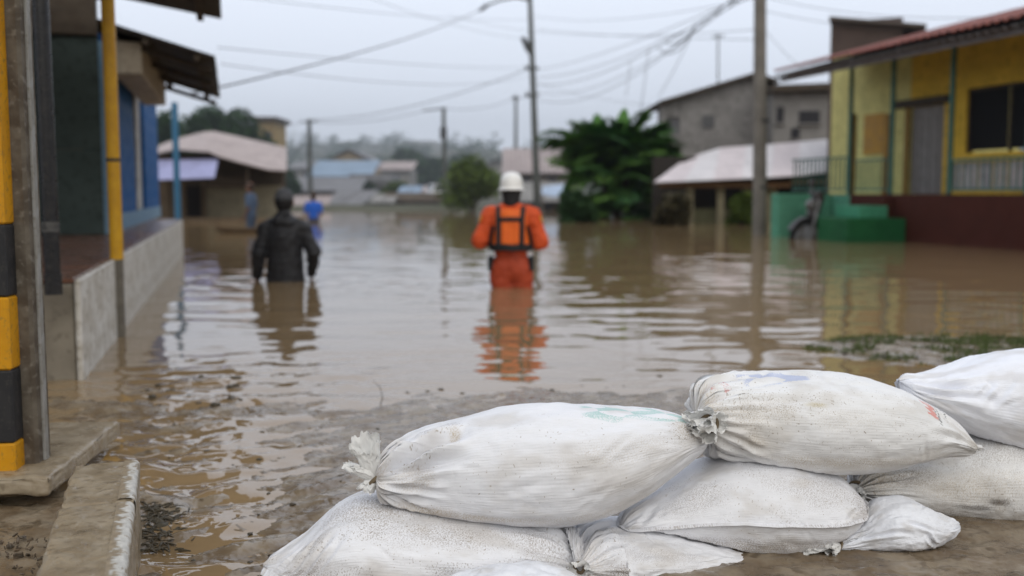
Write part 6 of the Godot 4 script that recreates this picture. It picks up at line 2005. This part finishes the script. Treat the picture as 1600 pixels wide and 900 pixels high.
func build_poles() -> void:
	var conc := mottled("pole_concrete", Color(0.15, 0.14, 0.125), Color(0.20, 0.185, 0.165), Color(0.11, 0.10, 0.085), 1.2, 0.7, 0.95, 0.2, 201)
	var dark := mottled("pole_dark", Color(0.075, 0.08, 0.075), Color(0.10, 0.105, 0.095), Color(0.055, 0.058, 0.052), 1.5, 0.7, 0.95, 0.0, 202)
	var iron := plain(0.05, 0.05, 0.052, 0.6)
	var near := pole("stout concrete utility pole in front of the pink-roofed shed", 1188, 366, 23.5, -120, 0.165, 0.125, conc)
	for y in [3.4, 1.9]:
		part("band", tube([Vector3(0, y, 0), Vector3(0, y + 0.05, 0)], [0.168], 14), iron, near)
	var tall := pole("tall slim street light pole behind the white helmet", 841, 330, 52.0, -30, 0.21, 0.11, dark, -14)
	var o := tall.position
	var arm := []
	for q in [[828, 0], [805, -4], [780, 1], [762, 8]]:
		arm.append(at_d(q[0], q[1], 52.0) - o)
	part("lamp_arm", tube(arm, [0.07, 0.06, 0.055, 0.05], 8), dark, tall)
	part("street_lamp", box(Vector3(0.55, 0.16, 0.25), 0.05), iron, tall, at_d(756, 12, 52.0) - o, Basis(Vector3.BACK, 0.6))
	part("transformer_bracket", tube([at_d(816, 58, 52.0) - o, at_d(825, 74, 52.0) - o, at_d(830, 84, 52.0) - o], [0.10, 0.18, 0.12], 8), iron, tall)
	for y in [108, 150]:
		part("cross_arm", tube([at_d(822, y, 52.0) - o, at_d(842, y - 2, 52.0) - o], [0.07], 6), iron, tall)
		part("insulator", tube([at_d(823, y + 1, 52.0) - o, at_d(823, y - 6, 52.0) - o], [0.09, 0.06], 8), iron, tall)
	var p2 := pole("far utility pole with a short bracket left of the bright tree", 696, 326, 60.0, 168, 0.17, 0.11, dark, -3)
	part("cross_arm", tube([at_d(660, 173, 60.0) - p2.position, at_d(697, 169, 60.0) - p2.position], [0.05], 6), iron, p2)
	part("junction_box", box(Vector3(0.4, 0.7, 0.3), 0.05), iron, p2, at_d(693, 208, 60.0) - p2.position)
	var p3 := pole("far plain pole behind the man in the blue shirt", 485, 300, 66.0, 186, 0.17, 0.13, dark, -2)
	part("cross_arm", tube([at_d(470, 190, 66.0) - p3.position, at_d(497, 190, 66.0) - p3.position], [0.05], 6), iron, p3)
	var p4 := pole("thin hazy pole between the bright tree and the street light pole", 806, 300, 76.0, 149, 0.16, 0.10, dark)
	part("cross_arm", tube([at_d(799, 153, 76.0) - p4.position, at_d(812, 153, 76.0) - p4.position], [0.09], 6), iron, p4)
	var m := at_d(1122, 132, 41.0)
	var mast := thing("antenna_mast", "thin television antenna mast on the grey block house roof", "antenna", m - Vector3.UP * 0.3)
	var mt := at_d(1122, 52, 41.0) - mast.position
	part("mast", tube([Vector3.ZERO, mt], [0.035, 0.03], 6), dark, mast)
	part("crossbar", tube([mt + Vector3(-0.25, -0.15, 0), mt + Vector3(0.25, -0.1, 0)], [0.03], 5), dark, mast)
	# wires: ends stand on poles or run out of the frame to poles and houses beyond it
	var cable := plain(0.045, 0.047, 0.052, 0.6)
	var A := func(x: float, y: float, d: float) -> Vector3:
		return at_d(x, y, d)
	wire(A.call(300, 146, 17.0), A.call(757, 12, 51.5), 0.25, 0.028, "thick wire rising from the tin roof to the street lamp arm", cable)
	wire(A.call(824, 108, 52.0), A.call(485, 188, 66.0), 0.55, 0.034, "sagging wire from the street light pole to the plain far pole", cable)
	wire(A.call(485, 190, 66.0), A.call(664, 173, 60.0), 0.3, 0.028, "wire between the two far poles above the tan gable", cable)
	wire(A.call(696, 170, 60.0), A.call(806, 153, 76.0), 0.3, 0.028, "wire from the bracketed far pole to the thin hazy pole", cable)
	wire(A.call(806, 153, 76.0), A.call(836, 146, 52.0), 0.1, 0.028, "wire from the thin hazy pole to the street light pole", cable)
	wire(A.call(485, 188, 66.0), A.call(380, 196, 90.0), 0.3, 0.03, "wire running on from the plain far pole to the hillside", cable)
	for k in 5:
		wire(A.call(836, 110 + k * 11, 52.0), A.call(1182, -14 - k * 6 + (k % 2) * 9, 23.6), 0.25 + 0.22 * k, 0.017 + 0.002 * (k % 3), "cable of the bundle between the street light pole and the concrete pole", cable)
	wire(A.call(1028, 74, 36.0), A.call(1086, 42, 31.0), 0.45, 0.028, "slack loop of cable hanging under the cable bundle", cable)
	wire(A.call(1040, 66, 36.0), A.call(1086, 42, 31.0), 0.22, 0.028, "tight loop of cable under the cable bundle", cable)
	for q in [[1014, 76, 36.0, 1000, 178, 38.0], [1079, 58, 31.0, 1030, 150, 40.0], [985, 96, 40.0, 978, 150, 42.0]]:
		wire(A.call(q[0], q[1], q[2]), A.call(q[3], q[4], q[5]), 0.06, 0.018, "drop wire hanging from the cable bundle towards the houses", cable)
	for q in [[370, -6, 22.0, 835, 30, 52.0, 0.2], [560, -10, 30.0, 836, 62, 52.0, 0.25], [835, 25, 52.0, 1186, -4, 23.6, 0.35], [700, 22, 55.0, 1186, 46, 23.6, 0.5], [340, 74, 18.0, 838, 105, 52.0, 0.15], [836, 128, 52.0, 1030, 165, 40.0, 0.2], [420, -8, 26.0, 1100, -12, 30.0, -0.4], [345, 100, 18.0, 830, 118, 52.0, 0.4], [838, 45, 52.0, 1186, 62, 23.6, 0.1]]:
		wire(A.call(q[0], q[1], q[2]), A.call(q[3], q[4], q[5]), q[6], 0.011, "faint thin wire crossing the sky between the poles", cable)
	for q in [[1190, 16, 23.5, 1620, 44, 17.5, 0.2], [1190, -6, 23.5, 1640, 20, 18.5, 0.25], [1190, 40, 23.5, 1262, 112, 30.0, 0.1]]:
		wire(A.call(q[0], q[1], q[2]), A.call(q[3], q[4], q[5]), q[6], 0.009, "thin wire from the concrete pole over the yellow house roof", cable)

func build_motorbike() -> void:
	var w := on_y(1262, 374, 0.0)
	var t := thing("motorbike", "dark half-drowned motorbike parked at the green steps", "motorbike", Vector3(w.x, -0.40, w.z), 0.30)
	t.scale = Vector3.ONE * 1.18
	var rubber := plain(0.016, 0.016, 0.017, 0.85)
	var paint := mottled("bike_dark", Color(0.035, 0.03, 0.03), Color(0.05, 0.04, 0.04), Color(0.025, 0.022, 0.022), 0.4, 0.25, 0.5, 0.0, 211)
	var steel := plain(0.22, 0.22, 0.22, 0.35, 0.6)
	# the front wheel lies across the view; the frame runs back towards the steps
	var wheel := func(at: Vector3, turn: float) -> void:
		var pts := []
		for k in 33:
			var a := TAU * k / 32.0
			pts.append(at + Basis(Vector3.UP, turn) * Vector3(cos(a) * 0.315, sin(a) * 0.315 + 0.34, 0))
		var tyre := part("wheel", tube(pts, [0.055], 10), rubber, t)
		var rim := []
		for k in 25:
			var a := TAU * k / 24.0
			rim.append(at + Basis(Vector3.UP, turn) * Vector3(cos(a) * 0.255, sin(a) * 0.255 + 0.34, 0))
		part("rim", tube(rim, [0.012], 6), steel, tyre)
		for k in 9:
			var a := TAU * k / 9.0
			part("spoke", tube([at + Vector3(0, 0.34, 0), at + Basis(Vector3.UP, turn) * Vector3(cos(a) * 0.25, sin(a) * 0.25 + 0.34, 0)], [0.004], 4), steel, tyre)
	wheel.call(Vector3.ZERO, 0.0)
	wheel.call(Vector3(0.75, 0.0, -1.02), 0.95)
	for s in [-0.07, 0.07]:
		part("fork", tube([Vector3(0.0, 0.34, s), Vector3(0.16, 1.02, s * 1.2)], [0.028], 8), steel, t)
	var fender := []
	for k in 11:
		var a := lerpf(0.35, 2.7, k / 10.0)
		fender.append(Vector3(cos(a) * 0.39, sin(a) * 0.39 + 0.34, 0))
	part("fender", ribbon(fender, Vector3(0, 0, 0.07), 0.012), paint, t)
	part("headlight", flesh([[Vector3(0.04, 0.94, 0.02), Vector3(0.16, 0.98, -0.02), 0.10, 0.08]], 0.02, 0.02), plain(0.12, 0.115, 0.115, 0.25), t)
	part("fairing", flesh([[Vector3(0.10, 0.78, 0), Vector3(0.22, 1.06, -0.05), 0.10, 0.12, 0.8], [Vector3(0.22, 0.72, -0.2), Vector3(0.14, 0.62, -0.08), 0.09, 0.07]], 0.06, 0.022), paint, t)
	part("handlebar", tube([Vector3(-0.10, 1.12, 0.28), Vector3(0.12, 1.08, 0.08), Vector3(0.20, 1.08, -0.10), Vector3(0.26, 1.14, -0.36)], [0.018], 8), steel, t)
	for q in [[Vector3(-0.10, 1.12, 0.28), Vector3(-0.17, 1.13, 0.36)], [Vector3(0.26, 1.14, -0.36), Vector3(0.27, 1.15, -0.46)]]:
		part("grip", tube([q[0], q[1]], [0.024], 8), rubber, t)
	for q in [[Vector3(-0.04, 1.11, 0.2), Vector3(-0.10, 1.30, 0.24)], [Vector3(0.23, 1.12, -0.26), Vector3(0.24, 1.31, -0.3)]]:
		var mirror := part("mirror", tube([q[0], q[1]], [0.008], 6), steel, t)
		part("mirror_glass", flesh([[q[1], q[1] + Vector3(0.02, 0.03, 0), 0.045, 0.045, 0.6]], 0.02, 0.015), paint, mirror)
	part("tank", flesh([[Vector3(0.26, 0.86, -0.22), Vector3(0.48, 0.84, -0.56), 0.12, 0.11]], 0.03, 0.025), paint, t)
	part("seat", flesh([[Vector3(0.46, 0.80, -0.58), Vector3(0.82, 0.84, -1.1), 0.10, 0.09]], 0.03, 0.025), plain(0.42, 0.43, 0.44, 0.45), t)
	part("engine", box(Vector3(0.26, 0.30, 0.5), 0.05), steel, t, Vector3(0.38, 0.46, -0.5), Basis(Vector3.UP, 0.95))
	# the submerged footway it stands on
	var pv := box(Vector3(2.2, 0.6, 6.0), 0.03)
	var pm := setting("pavement", pv, mottled("wet_concrete", Color.BLACK, Color.BLACK, Color.BLACK, 1, 0, 1), Vector3(w.x + 0.55, -0.65, w.z - 0.6))
	pm.rotation.y = STREET_TURN
	var pl := setting("pavement", box(Vector3(3.0, 0.6, 8.0), 0.03), mottled("wet_concrete", Color.BLACK, Color.BLACK, Color.BLACK, 1, 0, 1), on_y(392, 360, 0.0) + Vector3(-1.0, -0.72, -1.0))
	pl.rotation.y = STREET_TURN
	# a small dug-out beside the pale blue shirt
	var bp := on_y(386, 364, 0.0)
	var cv := PackedVector3Array()
	for i in 13:
		var tt := i / 12.0 * 2.0 - 1.0
		var half := 0.24 * (1.0 - pow(absf(tt), 2.4))
		for k in 9:
			var a := PI * k / 8.0
			cv.append(Vector3(tt * 0.75, 0.12 - sin(a) * 0.20 * (1.0 - 0.5 * tt * tt) + 0.05 * tt * tt, cos(a) * (half + 0.01)))
	single("basin_boat", grid(cv, 13, 9), mottled("boat_brown", Color(0.09, 0.06, 0.035), Color(0.12, 0.08, 0.045), Color(0.06, 0.04, 0.025), 0.6, 0.6, 0.9, 0.2, 212), "small brown wooden trough afloat beside the person in dull blue", "trough", "", bp)

# ------------------------------------------------------------------
func _ready() -> void:
	# camera: about 36 mm on full frame, tilted 5.4 degrees down, focused on the sandbags
	var cam := Camera3D.new()
	cam.name = "camera"
	cam.position = EYE
	cam.rotation.x = -pitch
	cam.near = 0.05
	cam.far = 3000.0
	var lens := CameraAttributesPhysical.new()
	lens.frustum_focal_length = 12.0 / (450.0 / FOCAL)
	lens.frustum_focus_distance = 2.58
	lens.frustum_near = 0.05
	lens.frustum_far = 3000.0
	lens.exposure_aperture = 2.3
	cam.attributes = lens
	add_child(cam)
	cam.current = true
	# overcast, rainy sky
	var env := Environment.new()
	env.background_mode = Environment.BG_SKY
	var sky := Sky.new()
	var sm := ProceduralSkyMaterial.new()
	sm.sky_top_color = Color(1.08, 1.125, 1.21)
	sm.sky_horizon_color = Color(0.905, 0.935, 0.985)
	sm.sky_curve = 0.7
	sm.ground_bottom_color = Color(0.35, 0.31, 0.26)
	sm.ground_horizon_color = Color(0.62, 0.62, 0.62)
	sm.sky_energy_multiplier = 1.0
	sky.sky_material = sm
	env.sky = sky
	env.tonemap_mode = Environment.TONE_MAPPER_LINEAR
	env.tonemap_exposure = 1.12
	env.fog_enabled = true
	env.fog_density = 0.0003
	env.fog_light_color = Color(0.86, 0.89, 0.94)
	env.volumetric_fog_enabled = true
	env.volumetric_fog_density = 0.0
	env.sdfgi_enabled = true
	env.ssao_enabled = true
	env.ssil_enabled = true
	var we := WorldEnvironment.new()
	we.environment = env
	add_child(we)
	var sun := DirectionalLight3D.new()
	sun.name = "sun"
	sun.light_energy = 0.48
	sun.light_angular_distance = 70.0
	sun.light_color = Color(1.0, 0.995, 0.985)
	sun.shadow_enabled = true
	sun.rotation_degrees = Vector3(-42, 18, 0)
	add_child(sun)

	set_noises()
	for q in [[799, 449], [446, 440]]:
		var p := on_y(q[0], q[1], 0.0)
		waders.append(Vector2(p.x, -p.z))
	# rain mist lying over the far end of town and the hills
	var mist := FogVolume.new()
	mist.name = "mist"
	mist.shape = RenderingServer.FOG_VOLUME_SHAPE_BOX
	mist.size = Vector3(900, 34, 400)
	mist.position = Vector3(0, 14, -240)
	var fm := FogMaterial.new()
	fm.density = 0.0021
	fm.albedo = Color(0.88, 0.91, 0.95)
	mist.material = fm
	add_child(mist)
	build_ground()
	build_water()
	print("ground ", Time.get_ticks_msec())
	build_left_shops()
	build_left_far()
	build_far_row()
	build_right_side()
	print("buildings ", Time.get_ticks_msec())
	build_poles()
	build_trees()
	build_hill_wood()
	build_clump()
	print("plants ", Time.get_ticks_msec())
	build_left_corner()
	build_sandbags()
	print("bags ", Time.get_ticks_msec())
	build_people()
	build_motorbike()
	build_weeds()
	print("all ", Time.get_ticks_msec())
